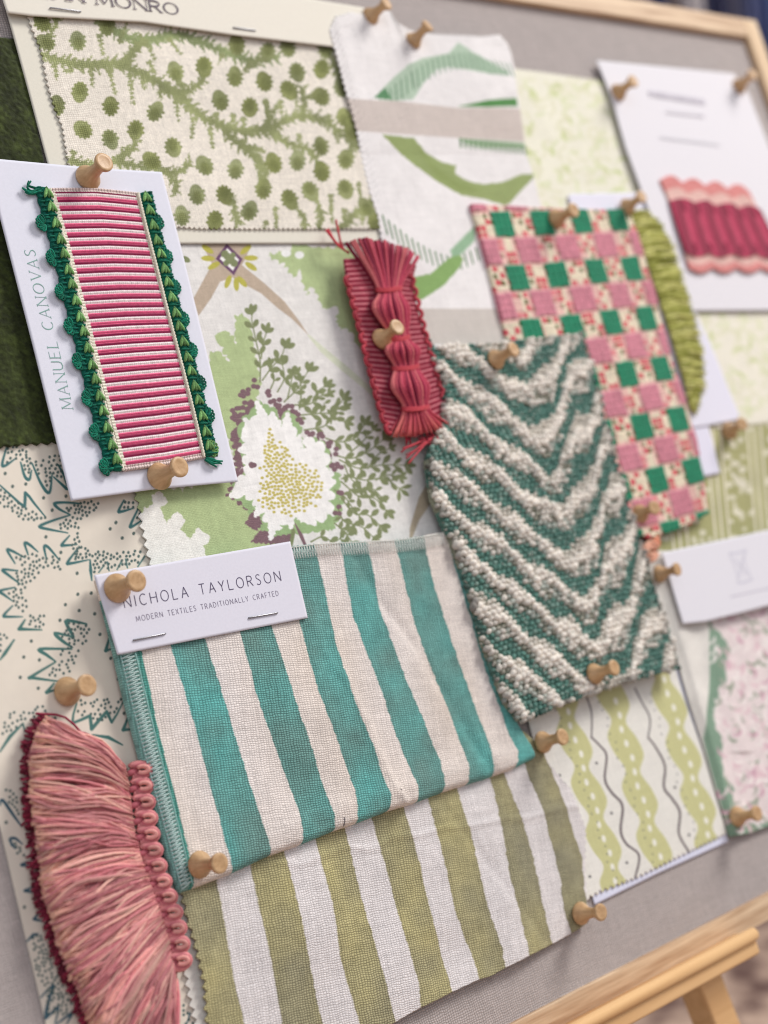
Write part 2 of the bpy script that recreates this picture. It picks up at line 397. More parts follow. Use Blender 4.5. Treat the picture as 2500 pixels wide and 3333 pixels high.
o = world_mesh('wall', [back_pt(4.2, -6, 0), back_pt(4.2, 6, 0), back_pt(4.2, 6, 3), back_pt(4.2, -6, 3)], [(0, 1, 2, 3)], mw); o['kind'] = 'structure'
# lengths of cloth hanging on a rail behind the board
def drape(px0, px1, col, label, k):
    D = 2.3
    def f(px):
        o_ = camo.matrix_world.translation; v = cam_pt(px, 40, 1) - o_; return _side.dot(v * (D / _dir.dot(v)))
    s0, s1 = f(px0), f(px1); n = 24; V = []; F = []
    for j, z in enumerate((.35, 2.0)):
        for i in range(n + 1):
            t = i / n; V.append(back_pt(D + .012 * math.sin(t * 12 + k) + .01 * k % .03, s0 + (s1 - s0) * t, z))
    for i in range(n): F.append((i, i + 1, n + 2 + i, n + 1 + i))
    m = noisy('hanging cloth', .08, 12, .9, .1, .1, col=col)
    o = world_mesh('hanging_cloth', V, F, m, True); sol = o.modifiers.new('thickness', 'SOLIDIFY'); sol.thickness = .004
    tag(o, label, 'fabric', 'lengths of cloth hanging behind the board')
SD = [(1900, 2112, (150, 128, 128), 'mauve grey cloth hanging behind the board, just left of the slate blue length'),
      (2116, 2170, (66, 82, 128), 'slate blue cloth hanging behind the board between mauve grey and beige lengths'),
      (2174, 2240, (186, 174, 170), 'beige cloth hanging behind the board, right of the slate blue length'),
      (2244, 2292, (226, 220, 220), 'white cloth hanging behind the board between beige and dark navy lengths'),
      (2296, 2372, (74, 76, 104), 'dark navy grey cloth hanging above the frame corner behind the board'),
      (2376, 2420, (170, 168, 186), 'pale lilac grey cloth hanging above the frame corner behind the board'),
      (2424, 2470, (120, 128, 168), 'mid blue cloth hanging just right of the frame corner'),
      (2474, 2600, (92, 108, 150), 'denim blue cloth hanging at the far right edge behind the frame'),
      (2604, 2760, (200, 196, 204), 'pale grey cloth hanging beyond the right frame rail')]
for k, (a, c, col, lb) in enumerate(SD): drape(a, c, col, lb, k)

# ------------------------------------------------------------------ pinboard and easel
board = thing('pinboard', 'wood framed pinboard covered in grey linen and leaning on the easel', 'pinboard')
x0, x1, y0, y1 = 120.0, 850.5, -121.6, 351.2
B = MB(); B.box((x0 - 4, y0 - 4, -6), (x1 - x0 + 8, 0, 0), (0, y1 - y0 + 8, 0), (0, 0, 6), (180, 170, 166)); B.build('linen_panel', M_PANEL, board, False)
def rail(name, x, y, w, hgt, z0, z1, mat, parent):
    o = MB(); o.box((x, y, z0), (w, 0, 0), (0, hgt, 0), (0, 0, z1 - z0)); o = o.build(name, mat, parent, False)
    bv = o.modifiers.new('rounded edges', 'BEVEL'); bv.width = .0007; bv.segments = 3; return o
rail('top_rail', x0, y1, x1 - x0, 13, -9, 4, M_FRAME_X, board)
rail('bottom_rail', x0, y0 - 11.5, x1 - x0, 11.5, -9, 2.2, M_FRAME_X, board)
rail('side_rail', x1, y0 - 11.5, 15, y1 + 13 - y0 + 11.5, -9, 4, M_FRAME_Y, board)
rail('side_rail', x0 - 15, y0 - 11.5, 15, y1 + 13 - y0 + 11.5, -9, 4, M_FRAME_Y, board)

easel = thing('easel', 'pale beech display easel holding the pinboard on its tray', 'easel')
zt = 17.0
e0 = at(2462, 3018, zt); e1 = at(2470, 3112, zt)
tr = MB(); th_ = e0[1] - e1[1]
tr.box((180, e1[1], -14), (e0[0] - 180, 0, 0), (0, th_ * .74, 0), (0, 0, zt + 14 - 2))
o = tr.build('tray', M_BEECH, easel, False); bv = o.modifiers.new('rounded edges', 'BEVEL'); bv.width = .0012; bv.segments = 3
lp = MB(); ly = e0[1] - 2.6
lp.tube([(180, ly, zt - 2.2), (e0[0] - .6, ly, zt - 2.2)], 2.9, (220, 180, 130), n=20)
lp.box((180, ly - 2.2, 4), (e0[0] - .6 - 180, 0, 0), (0, 3, 0), (0, 0, zt - 7))
lp.build('tray_lip', M_BEECH, easel, True)
def beam(name, pa, pb, w, d, mat, parent, cap=0):
    pa, pb = np.array(pa, float), np.array(pb, float); v = pb - pa; u = v / np.linalg.norm(v); s = np.cross(u, (0, 0, 1.0)); s /= np.linalg.norm(s); q = np.cross(s, u)
    m = MB(); m.box(pa - s * w / 2 - q * d / 2, s * w, q * d, v); o = m.build(name, mat, parent, False)
    bv = o.modifiers.new('rounded edges', 'BEVEL'); bv.width = .0012; bv.segments = 3; return o
la = at(2293, 3232, -26); lb = at(2330, 3328, -26); dv = (lb - la) / np.linalg.norm(lb - la)
# floor height in board frame along the leg
def to_floor(p, d):
    for k in range(0, 1400, 2):
        w = MB_ @ Vector([c * MM for c in (p + d * k)])
        if w.z <= 0.0: break
    return p + d * k
beam('leg', la - dv * 60, to_floor(la, dv), 17, 14, M_BEECH, easel)
dl = np.array([-dv[0], dv[1], dv[2]])
p2 = np.array([330, la[1], -26]); beam('leg', p2 - dl * 60, to_floor(p2, dl), 17, 14, M_BEECH, easel)
pb = np.array([480.0, 330.0, -22.0]); wb = MB_.inverted() @ (MB_ @ Vector([c * MM for c in pb]) + Vector((0, .55, -2)) )
dr = np.array([0, -1, -.62]); dr /= np.linalg.norm(dr); beam('back_leg', pb, to_floor(pb, dr), 17, 14, M_BEECH, easel)
beam('mast', (380, 345, -18), (380, e1[1] + 2, -18), 26, 12, M_BEECH, easel)

# ------------------------------------------------------------------ stroke lettering (flat strips of ink on the card)
G = {'A': (.62, [[(0, 0), (.31, 1)], [(.31, 1), (.62, 0)], [(.12, .36), (.5, .36)]]),
     'C': (.6, ['arc', .34, .5, .34, .5, 50, 310]), 'D': (.6, [[(0, 0), (0, 1)], [(0, 1), (.2, 1), (.42, .9), (.56, .68), (.58, .5), (.56, .32), (.42, .1), (.2, 0), (0, 0)]]),
     'E': (.48, [[(0, 0), (0, 1)], [(0, 1), (.46, 1)], [(0, .52), (.4, .52)], [(0, 0), (.48, 0)]]),
     'F': (.46, [[(0, 0), (0, 1)], [(0, 1), (.46, 1)], [(0, .52), (.4, .52)]]),
     'H': (.6, [[(0, 0), (0, 1)], [(.6, 0), (.6, 1)], [(0, .52), (.6, .52)]]), 'I': (.06, [[(.03, 0), (.03, 1)]]),
     'J': (.34, [[(.3, 1), (.3, .2), (.22, .04), (.1, 0), (0, .06)]]),
     'L': (.46, [[(0, 0), (0, 1)], [(0, 0), (.46, 0)]]), 'M': (.78, [[(0, 0), (.06, 1)], [(.06, 1), (.39, .12)], [(.39, .12), (.72, 1)], [(.72, 1), (.78, 0)]]),
     'N': (.62, [[(0, 0), (0, 1)], [(0, 1), (.62, 0)], [(.62, 0), (.62, 1)]]), 'O': (.72, ['arc', .36, .5, .36, .5, 0, 360]),
     'R': (.54, [[(0, 0), (0, 1)], [(0, 1), (.28, 1), (.44, .92), (.5, .76), (.44, .58), (.28, .5), (0, .5)], [(.24, .5), (.54, 0)]]),
     'S': (.46, [[(.43, .88), (.34, .97), (.22, 1), (.09, .94), (.03, .8), (.07, .66), (.2, .55), (.32, .46), (.42, .34), (.44, .2), (.36, .06), (.22, 0), (.1, .03), (.01, .12)]]),
     'T': (.54, [[(.27, 0), (.27, 1)], [(0, 1), (.54, 1)]]), 'U': (.58, [[(0, 1), (0, .3), (.08, .08), (.29, 0), (.5, .08), (.58, .3), (.58, 1)]]),
     'V': (.62, [[(0, 1), (.31, 0)], [(.31, 0), (.62, 1)]]), 'X': (.52, [[(0, 0), (.52, 1)], [(0, 1), (.52, 0)]]), 'Y': (.56, [[(0, 1), (.28, .46)], [(.56, 1), (.28, .46)], [(.28, .46), (.28, 0)]])}
def strokes(ch):
    w, g = G[ch]
    if g and g[0] == 'arc':
        _, cx, cy, rx, ry, a0, a1 = g; a = np.radians(np.linspace(a0, a1, 26)); return w, [list(zip(cx + rx * np.cos(a), cy + ry * np.sin(a)))]
    return w, g
def lettering(text, p0, p1, up, h, wd, col, parent, sx=1.0, track=.25, serif=False, start_pad=0, name='lettering', hollow=False):
    """text along a baseline p0>p1 of the card, cap height vector up (traced), as ink strips on the card"""
    widths = [(.3 if c == ' ' else strokes(c)[0] * sx) for c in text]
    tot = sum(widths) + track * (len(text) - 1); x = 0; m = MB()
    O = at(*p0, h)[:2]; U = (at(*p1, h)[:2] - O) / tot; Vv = at(p0[0] + up[0], p0[1] + up[1], h)[:2] - O
    ul = np.linalg.norm(Vv)
    for ch, w in zip(text, widths):
        if ch != ' ':
            _, g = strokes(ch)
            segs = []
            for s in g:
                a, b_ = s[0], s[-1]; diag = abs(b_[0] - a[0])
                thick = len(s) > 2 or (serif and (diag < .05 or (b_[1] < a[1]))) or not serif
                if serif and ch in 'NM' and diag < .1 : thick = ch == 'M' and a[0] > .5
                segs.append((s, wd if thick else wd * .5))
                if serif and len(s) == 2 and abs(a[1] - b_[1]) > .3:
                    for e in (a, b_):
                        if e[1] in (0, 1) and not (ch == 'A' and e[1] == 1) and not (ch in 'V' and e[1] == 0): segs.append(([(e[0] - .1, e[1]), (e[0] + .1, e[1])], wd * .5))
            for s, ww in segs:
                P = np.array([O + U * (x + q[0] * sx) + Vv * q[1] for q in s]); n_ = len(P); zk = h + .05 + .006 * (len(m.V) % 7)
                T = np.gradient(P, axis=0) if n_ > 2 else np.repeat((P[1] - P[0])[None], 2, 0); T /= np.linalg.norm(T, axis=1)[:, None] + 1e-9
                if serif and n_ > 8:  # round letters swell at the sides
                    wv = ww * (.45 + .65 * np.abs(T.dot(Vv / ul)))
                else: wv = np.full(n_, ww)
                Nn = np.stack([-T[:, 1], T[:, 0]], 1) * wv[:, None] / 2 * ul
                for sgn in ((1,) if not hollow else (1,)):
                    A_ = np.c_[P + Nn, np.full(n_, zk)]; B_ = np.c_[P - Nn, np.full(n_, zk)]
                    V = np.vstack([A_, B_]); i = np.arange(n_ - 1); m.add(V, np.stack([i, i + n_, i + n_ + 1, i + 1], -1), [], col)
        x += w + track
    return m.build(name, M_INK, parent, False)

def staple(pa, pb, h, parent):
    a, c = at(*pa, h), at(*pb, h); m = MB(); a2, c2 = a.copy(), c.copy(); a2[2] += .45; c2[2] += .45; a[2] -= .6; c[2] -= .6
    m.tube([a, a2 + (0, 0, -.1), a2 + (c2 - a2) * .04, a2 + (c2 - a2) * .5, c2 - (c2 - a2) * .04, c2 + (0, 0, -.1), c], .32, (100, 100, 105), n=8); m.build('staple', M_STEEL, parent)

# ------------------------------------------------------------------ swatches: back layers first
def shear_noise(C, amt=.05, seed=0):
    C.tone(30, amt, seed); C.tone(3, amt * .5, seed + 5)

# dark green velvet, left edge
def p_velvet(C):
    C.tone(9, .22, 4); C.tone(1.6, .35, 8)
def r_velvet(C): return .25 * vnoise(C.x, C.y, 1.1, 5) + .5 * vnoise(C.x, C.y, 14, 6)
v = sheet('velvet_swatch', [(-260, 95), (60, 125)], [(60, 125), (330, 1425)], A4((-300, 1790), (0, 1748), (120, 1740), (200, 1725), (320, 1715)), [(-260, 95), (-163, 1471)],
          2.2, M_VELVET, p_velvet, (52, 60, 28), .6, 1.6, r_velvet, {'b': (2.6, .6)})
tag(v, 'dark moss green velvet swatch with a pinked lower edge at the left edge', 'fabric swatch')

# cream paper with teal sketched flowers
INK = (66, 112, 112)
def petal(C, P, w=8, col=INK):
    Q = smooth(P, 14) if len(P) > 3 else np.array(P, float)
    w *= 1.2; C.stroke(Q, [w * .6, w, w * 1.25, w * 1.0, w * .5], col, 1.3)
def p_sketch(C):
    shear_noise(C, .015, 2)
    K = .37372
    V5 = [[(60, 140), (20, 290), (45, 310), (140, 245)], [(180, 280), (215, 400), (255, 430), (275, 350)], [(280, 290), (360, 470), (430, 545), (455, 380)],
          [(470, 410), (580, 510), (600, 520)], [(505, 300), (560, 390), (580, 480)], [(0, 480), (110, 580), (215, 665), (220, 545), (300, 640), (395, 755)],
          [(710, 640), (560, 630), (475, 640), (520, 690), (610, 735)], [(610, 740), (440, 795), (345, 840), (430, 865), (590, 895)],
          [(605, 920), (540, 995), (560, 1005), (670, 995)], [(690, 1015), (590, 1150), (620, 1160), (770, 1130)], [(1080, 610), (1035, 700), (1055, 710), (1165, 680)],
          [(1210, 670), (1140, 820), (1150, 840), (1245, 780)], [(130, 1160), (65, 1050), (100, 1050), (215, 1110)], [(245, 1085), (215, 985), (260, 1000), (330, 1060)],
          [(405, 1120), (385, 1020), (420, 1020), (520, 1135)], [(155, 1225), (25, 1215), (70, 1260), (175, 1340)], [(130, 1370), (0, 1400), (30, 1430), (105, 1485)],
          [(110, 1530), (35, 1610), (60, 1625), (195, 1625)], [(785, 1130), (790, 1220), (800, 1310)], [(905, 1180), (860, 1240)], [(935, 1150), (950, 1225)], [(1065, 1130), (1020, 1215)],
          [(1095, 1125), (1110, 1200)], [(1260, 1100), (1200, 1190)]]
    for P in V5: petal(C, D5(*P), 7)
    VB = [[(520, 795), (450, 780), (395, 780), (440, 870), (430, 880)], [(430, 870), (330, 850), (380, 900), (435, 935)], [(430, 945), (240, 945), (280, 980), (335, 1020)],
          [(330, 1025), (190, 1110), (200, 1118), (360, 1140)], [(325, 1150), (280, 1205), (330, 1190)], [(85, 890), (30, 970), (0, 1010)], [(150, 770), (115, 825), (250, 830)],
          [(655, 880), (635, 955), (665, 945)], [(460, 1270), (435, 1390), (540, 1345), (550, 1425), (640, 1320), (670, 1385), (740, 1260)], [(770, 1350), (740, 1430), (800, 1425)],
          [(555, 1460), (650, 1475), (735, 1520)], [(0, 1560), (60, 1470), (140, 1390)], [(280, 1330), (290, 1360), (250, 1400)], [(140, 1400), (150, 1440)]]
    for P in VB: petal(C, B1(*P), 8, (74, 118, 112))
    VC = [[(0, 590), (15, 560), (80, 650), (130, 720)], [(90, 850), (60, 800), (90, 790), (135, 825)], [(95, 850), (65, 830)], [(165, 930), (130, 950), (175, 960)], [(190, 1085), (150, 1105), (200, 1115)],
          [(230, 1240), (205, 1275), (260, 1290)], [(160, 1410), (200, 1370), (230, 1360)], [(245, 1745), (320, 1670), (290, 1770), (275, 1870), (350, 1800), (330, 1904)],
          [(340, 1904), (440, 1830), (400, 1904)], [(980, 900), (1000, 960)], [(900, 560), (940, 700)], [(960, 780), (975, 900), (1000, 930)], [(1140, 1840), (1120, 1904)]]
    for P in VC: petal(C, B2(*P), 7, (56, 92, 108))
    D = (82, 104, 100)
    r = np.random.default_rng(5)
    big = [D5(p)[0] for p in [(45, 378), (110, 490), (225, 470), (380, 590), (575, 575), (455, 697), (400, 930), (1010, 805), (1065, 940), (1165, 900), (530, 1065), (672, 1247), (678, 1430), (795, 1420), (570, 1520), (690, 1572), (825, 1600), (600, 700), (960, 860)]]
    big += [B1(p)[0] for p in [(360, 772), (188, 897), (143, 993), (237, 1010), (122, 1115), (600, 857), (665, 1000), (230, 1180), (710, 1125), (745, 1330), (810, 1475)]] + [B2(p)[0] for p in [(37, 695), (147, 1203), (40, 1330), (330, 70)]]
    for p in big: C.dot(p[0], p[1], 5.0, 6.0, .4, (88, 104, 98))
    def cloud(P, n, s=4.2):
        P = np.array(P); out = []
        tries = 0
        from_ = P.min(0); to = P.max(0)
        while len(out) < n and tries < 4000:
            tries += 1; q = from_ + r.random(2) * (to - from_)
            ins = False
            for a, b_ in zip(P, np.roll(P, -1, 0)):
                if (a[1] > q[1]) != (b_[1] > q[1]) and q[0] < (b_[0] - a[0]) * (q[1] - a[1]) / (b_[1] - a[1]) + a[0]: ins = not ins
            if ins and all((q[0] - o[0]) ** 2 + (q[1] - o[1]) ** 2 > 10.5 ** 2 for o in out):
                out.append(q); C.dot(q[0], q[1], s, s * 1.2, .4, D)
    cloud(D5((65, 140), (200, 150), (270, 220), (140, 250), (60, 290)), 14); cloud(D5((190, 230), (270, 220), (270, 380), (250, 400), (205, 330)), 10)
    cloud(D5((300, 270), (560, 180), (580, 430), (460, 400), (420, 500), (330, 380)), 34)
    cloud(D5((0, 500), (210, 670), (400, 760), (320, 790), (200, 780), (0, 640)), 34)
    cloud(D5((560, 670), (760, 610), (870, 640), (790, 730), (680, 800), (700, 1000), (660, 1110), (620, 990), (700, 850), (520, 860), (500, 810), (680, 740)), 52)
    cloud(D5((670, 1010), (790, 1010), (780, 1110), (650, 1130)), 12); cloud(D5((800, 1060), (1240, 1050), (1210, 1150), (1010, 1200), (870, 1230), (810, 1240)), 46)
    cloud(D5((120, 1110), (280, 1080), (520, 1110), (530, 1220), (390, 1180), (330, 1280), (250, 1340), (200, 1400), (260, 1560), (180, 1590), (60, 1420), (170, 1330), (120, 1260), (210, 1200)), 66)
    cloud(D5((1090, 620), (1160, 610), (1180, 670), (1080, 680)), 6); cloud(D5((1170, 760), (1240, 700), (1240, 780)), 5)
    cloud(B1((180, 740), (270, 740), (270, 810), (170, 815)), 12); cloud(B1((410, 790), (530, 780), (550, 850), (470, 960), (430, 1080), (280, 1120), (320, 1040), (420, 1000), (300, 960), (430, 930), (370, 870)), 50)
    cloud(B1((480, 1250), (730, 1220), (720, 1300), (590, 1390), (460, 1330)), 30); cloud(B1((0, 840), (60, 880), (0, 960)), 6); cloud(B1((20, 1340), (260, 1270), (290, 1340), (150, 1390), (0, 1470)), 26)
    cloud(B2((30, 480), (100, 520), (120, 660), (60, 600)), 12); cloud(B2((80, 820), (130, 830), (150, 900), (100, 890)), 6); cloud(B2((190, 1380), (250, 1370), (330, 1560), (430, 1780), (300, 1720), (220, 1600)), 60)
    cloud(B2((1010, 1800), (1150, 1780), (1160, 1904), (1010, 1904)), 14); cloud(B2((280, 1700), (440, 1750), (440, 1850), (290, 1850)), 26)
o = sheet('wallpaper_sheet', [(-324, 1300), (560, 1300)], [(560, 1300), (900, 3600)], [(220, 3600), (900, 3600)], [(-324, 1300), (212, 3600)], .7, M_PAPER, p_sketch, (231, 221, 205), .33, .3)
tag(o, 'cream wallpaper piece with teal sketched spiky flowers and grey dots', 'wallpaper sample')

# white pinked cloth edge between the tassel fringe and the olive stripes
o = sheet('lining_swatch', [(520, 2800), (700, 2800)], [(700, 2800), (760, 3560)], [(655, 3560), (760, 3560)], [(515, 2790), (526, 2815), (560, 2930), (590, 3080), (618, 3250), (640, 3340), (655, 3560)], 1.9, M_COTTON, None, (226, 222, 214), .5, .5, None, {'l': (3.4, 1.0)}, wrinkle=.4)
tag(o, 'plain white pinked cloth peeking out between the tassel fringe and the olive stripes', 'fabric swatch')

# botanical cotton
def p_botanical(C):
    LG, OL, PU, TA, MG = (180, 196, 144), (132, 140, 100), (130, 102, 108), (190, 172, 152), (158, 184, 132)
    shear_noise(C, .012, 21)
    # taupe lattice straps
    C.poly(A5((105, 170), (400, 170), (370, 260), (300, 370), (170, 300)), TA)
    C.poly(A5((250, 290), (180, 270), (55, 500), (85, 605), (160, 500), (215, 400), (300, 370)), TA)
    C.poly(A5((345, 300), (290, 375), (330, 400), (460, 470), (560, 560), (640, 620), (745, 722), (690, 640), (600, 520), (480, 410)), TA)
    C.stroke(A5((745, 722), (830, 810), (960, 920), (1080, 1020), (1160, 1100)), [6, 18, 22, 18, 14], (216, 220, 196))
    C.poly(A5((1480, 1570), (1530, 1640), (1500, 1700), (1410, 1830), (1350, 1980), (1352, 1880), (1410, 1690)), (186, 172, 148))
    C.poly(B1((870, 300), (890, 310), (1000, 440), (900, 440), (860, 400)), (186, 166, 138))
    # small diamond with petals
    for (x_, y_, a) in [(140, 205, .6), (142, 260, .05), (178, 303, -.5), (368, 208, -.7), (400, 258, 0), (400, 308, .6), (262, 400, -1.2), (312, 415, 1.5), (347, 400, .85)]:
        p = A5((x_, y_))[0]; C.dot(p[0], p[1], 22, 9, a, (186, 180, 84))
    C.poly(A5((255, 172), (350, 265), (297, 362), (188, 262)), (108, 74, 106)); C.poly(A5((258, 198), (328, 267), (292, 335), (212, 262)), (240, 238, 232))
    C.stroke(A5((245, 235), (300, 290)), 22, OL, teeth=(8, 3)); C.stroke(A5((292, 240), (250, 290)), 18, OL)
    C.dot(*A5((8, 265))[0], 16, 9, .5, OL)
    # upper right foliage mass
    C.poly(lobed(A5((640, 175), (640, 215), (500, 242), (600, 300), (650, 380), (690, 330), (700, 420), (735, 490), (765, 450), (800, 540), (850, 580), (905, 560), (905, 640), (935, 690), (985, 690), (1045, 800), (1085, 800), (1200, 500), (1000, 175)), 34, 13, 3), LG, jit=1.5)
    C.dot(*A5((610, 230))[0], 16, 12, 0, (240, 240, 236)); C.dot(*A5((690, 240))[0], 15, 12, 0, (240, 240, 236))
    # lower left mass
    C.poly(lobed(A5((345, 585), (385, 640), (395, 760), (430, 900), (450, 1010), (420, 1100), (400, 1260), (380, 1500), (440, 1700), (520, 1830), (600, 2010), (100, 2050), (-60, 1900), (-340, 1700), (-330, 1650), (0, 1640), (210, 1600), (320, 1500), (200, 1180), (160, 900), (160, 820), (215, 830), (275, 880), (205, 730), (265, 720), (310, 780), (300, 600)), 34, 12, 8), LG, jit=1.2)
    C.poly(lobed(B1((880, 40), (960, 0), (1000, 60), (950, 100), (1000, 190), (1060, 120), (1110, 170), (1080, 230), (1140, 290), (1190, 220), (1260, 280), (1215, 330), (1240, 420), (880, 440), (840, 200)), 26, 5, 9), (240, 238, 230), jit=1)
    C.poly(lobed(B1((835, 20), (905, 10), (910, 70), (880, 90), (840, 60)), 20, 4, 19), LG)
    # plum fringe and mid green rim of the flower
    ring = A5((440, 1120), (520, 1160), (575, 1240), (625, 1180), (680, 1250), (700, 1340), (730, 1400), (770, 1340), (840, 1370), (880, 1450), (880, 1540), (925, 1560), (915, 1640), (925, 1720), (905, 1830), (800, 1880), (690, 1900), (640, 1900), (600, 1950), (510, 1960), (450, 1880), (400, 1790), (350, 1730), (270, 1690), (290, 1600), (350, 1540), (340, 1440), (320, 1330), (340, 1220), (390, 1190))
    C.poly(lobed(np.array(ring) + [(-10, -4)] * len(ring), 30, 16, 31), PU, jit=1.5); 
    rc = np.mean(ring, 0); C.poly(lobed(rc + (np.array(ring) - rc) * 1.0 + (4, 0), 36, 13, 33), MG, jit=1.5)
    C.poly(lobed(rc + (np.array(ring) - rc) * .86, 42, 24, 37), (246, 244, 240), jit=1)
    C.poly(lobed(A5((420, 1770), (470, 1850), (440, 1890), (500, 1900), (520, 1940), (640, 1920), (640, 1980), (400, 1960), (440, 1900), (360, 1850)), 18, 6, 41), PU, jit=1)
    C.poly(lobed(A5((650, 1810), (700, 1850), (800, 1870), (890, 1800), (900, 1880), (760, 1900), (700, 1900)), 18, 5, 42), MG)
    C.stroke(A5((640, 1840), (655, 1900), (640, 1990)), [3, 14, 10], OL); C.stroke(A5((665, 1850), (700, 1920), (730, 1990)), [3, 12, 9], PU)
    for (x_, y_) in [(440, 1135), (530, 1200), (620, 1205), (690, 1330), (820, 1375), (860, 1470), (890, 1600), (885, 1790), (780, 1850), (640, 1865), (520, 1935), (430, 1800), (290, 1680), (340, 1600), (365, 1460), (362, 1340), (370, 1235)]:
        q = np.array(A5((x_, y_))[0]); cc0 = rc + (q - rc) * .45; C.stroke([cc0, rc + (q - rc) * .8, rc + (q - rc) * 1.02], [44, 34, 13], (246, 244, 240), jit=1.5, teeth=(15, 4))
    # stamens
    r = np.random.default_rng(4); pts = []
    cen = [(550, 1500, 46, 90), (620, 1620, 95, 80), (690, 1640, 70, 80), (600, 1680, 80, 70), (515, 1420, 20, 60)]
    tries = 0
    while len(pts) < 235 and tries < 9000:
        tries += 1; c = cen[r.integers(0, 5)]; q = np.array([c[0] + r.normal() * c[2] * .62, c[1] + r.normal() * c[3] * .55])
        if all((q[0] - o_[0]) ** 2 + (q[1] - o_[1]) ** 2 > 17 ** 2 for o_ in pts): pts.append(q)
    for q in pts: p = A5((q[0], q[1]))[0]; C.dot(p[0], p[1], 5.4, 4.4, 0, (198, 184, 96))
    # leafy sprigs
    def leaf(p, a, L_, w_, col=OL):
        c = (p[0] + math.cos(a) * L_ * .55, p[1] + math.sin(a) * L_ * .55); P = []
        for t in np.linspace(0, 1, 9): P.append((p[0] + math.cos(a) * L_ * t, p[1] + math.sin(a) * L_ * t))
        C.stroke(P, [w_ * .18, w_ * .3, w_ * .6, w_ * .95, w_, w_ * .7, .5], col)
    def sprig(P, n, L_=24, w_=11, side=.75, seed=0, tip=True):
        L_, w_ = L_ * 1.3, w_ * 1.3
        P = smooth(A5(*P), 24); C.stroke(P, [5, 4, 3], OL); R = resample(P, n + 1); rr = np.random.default_rng(seed)
        for k in range(1, n + 1):
            d = R[k] - R[k - 1]; a = math.atan2(d[1], d[0])
            for sgn in (1, -1):
                leaf(R[k], a + sgn * (side + rr.normal() * .1), L_ * (.85 + rr.random() * .35), w_ * (.9 + rr.random() * .3))
        if tip: leaf(R[-1], a, L_ * 1.1, w_)
    sprig([(455, 1000), (455, 880), (430, 760), (405, 640), (405, 600)], 5, 26, 12, seed=1)
    sprig([(460, 860), (475, 760), (490, 710)], 2, 26, 12, seed=2)
    sprig([(470, 990), (520, 920), (580, 850), (600, 800)], 3, 27, 13, seed=3)
    sprig([(560, 1060), (600, 980), (590, 900)], 2, 24, 11, seed=4)
    sprig([(600, 1120), (680, 1040), (740, 940)], 3, 26, 12, seed=5); sprig([(620, 1100), (640, 1010), (650, 960)], 2, 22, 11, seed=6)
    sprig([(650, 1140), (760, 1130), (800, 1060), (840, 1030)], 4, 25, 12, seed=7)
    sprig([(700, 1200), (800, 1190), (890, 1180), (950, 1110)], 5, 27, 12, seed=8)
    sprig([(720, 1290), (830, 1270), (900, 1220), (960, 1240)], 4, 24, 11, seed=9)
    sprig([(850, 1340), (930, 1360), (1020, 1340), (1080, 1260)], 5, 27, 12, seed=10)
    sprig([(900, 1440), (1000, 1460), (1100, 1420), (1190, 1350)], 5, 28, 12, seed=11)
    sprig([(930, 1470), (1050, 1520), (1180, 1500), (1320, 1500)], 6, 28, 12, seed=12)
    sprig([(960, 1560), (1080, 1590), (1200, 1580), (1290, 1640)], 5, 28, 12, seed=13)
    sprig([(940, 1600), (1050, 1690), (1140, 1700), (1210, 1770)], 5, 27, 12, seed=14)
    sprig([(940, 1700), (1020, 1790), (1100, 1800), (1170, 1860)], 4, 26, 12, seed=15)
    sprig([(920, 1760), (960, 1840), (1060, 1870), (1130, 1930)], 4, 25, 12, seed=16)
    sprig([(760, 1960), (830, 1930), (900, 1960), (980, 1900)], 4, 22, 11, seed=17); sprig([(900, 1850), (960, 1900), (1000, 1960)], 3, 22, 11, seed=18)
    for k in range(16):   # small twigs between
        q = A5((640 + r.random() * 330, 1100 + r.random() * 120 + 0))[0] if k < 12 else A5((890 + r.random() * 260, 1330 + r.random() * 520))[0]
        leaf(q, r.uniform(-1.4, .6), 26, 12)
    for P_ in ([(1000, 1420), (1060, 1370), (1130, 1290)], [(1100, 1520), (1160, 1440), (1230, 1400)], [(1150, 1590), (1220, 1560), (1290, 1570)], [(880, 1250), (900, 1180), (960, 1150)], [(1040, 1660), (1120, 1640), (1180, 1690)], [(960, 1500), (990, 1570), (1060, 1640)], [(780, 1130), (810, 1090), (860, 1070)], [(900, 1650), (960, 1690), (1010, 1760)], [(700, 1100), (700, 1020), (680, 950)], [(520, 1040), (540, 980), (520, 900)]): sprig(P_, 3, 19, 9, seed=int(P_[0][0]))
    # plum beads along the flower rim
    for (x_, y_) in [(420, 1020), (380, 1050), (350, 1080), (370, 1130), (330, 1150), (300, 1190), (310, 1230), (300, 1330), (320, 1390), (330, 1450), (400, 1500), (500, 1070), (540, 1100), (575, 1140), (625, 1150), (660, 1190), (700, 1230), (750, 1320), (820, 1320), (860, 1370), (895, 1410), (905, 1500), (940, 1520), (940, 1660), (930, 1780)]:
        p = A5((x_, y_))[0]
        for _ in range(3): C.dot(p[0] + r.normal() * 7, p[1] + r.normal() * 7, 9, 8, 0, PU)
    C.tone(2.2, .04, 60)
bt = sheet('botanical_swatch', [(440, 760), (1490, 760)], [(1490, 760), (1530, 1200), (1560, 1640), (1580, 1840)], [(486, 1900), (1580, 1840)], [(440, 760), (448, 1200)] + B1((800, -20), (835, 90), (850, 210), (870, 280), (880, 350), (900, 420), (930, 480)),
           2.0, M_COTTON, p_botanical, (230, 227, 222), .3, .45, None, {'l': (3.6, .9)}, wrinkle=.25, seed=4)
tag(bt, 'white cotton swatch printed with a large green, plum and yellow flower and leafy sprigs', 'fabric swatch')

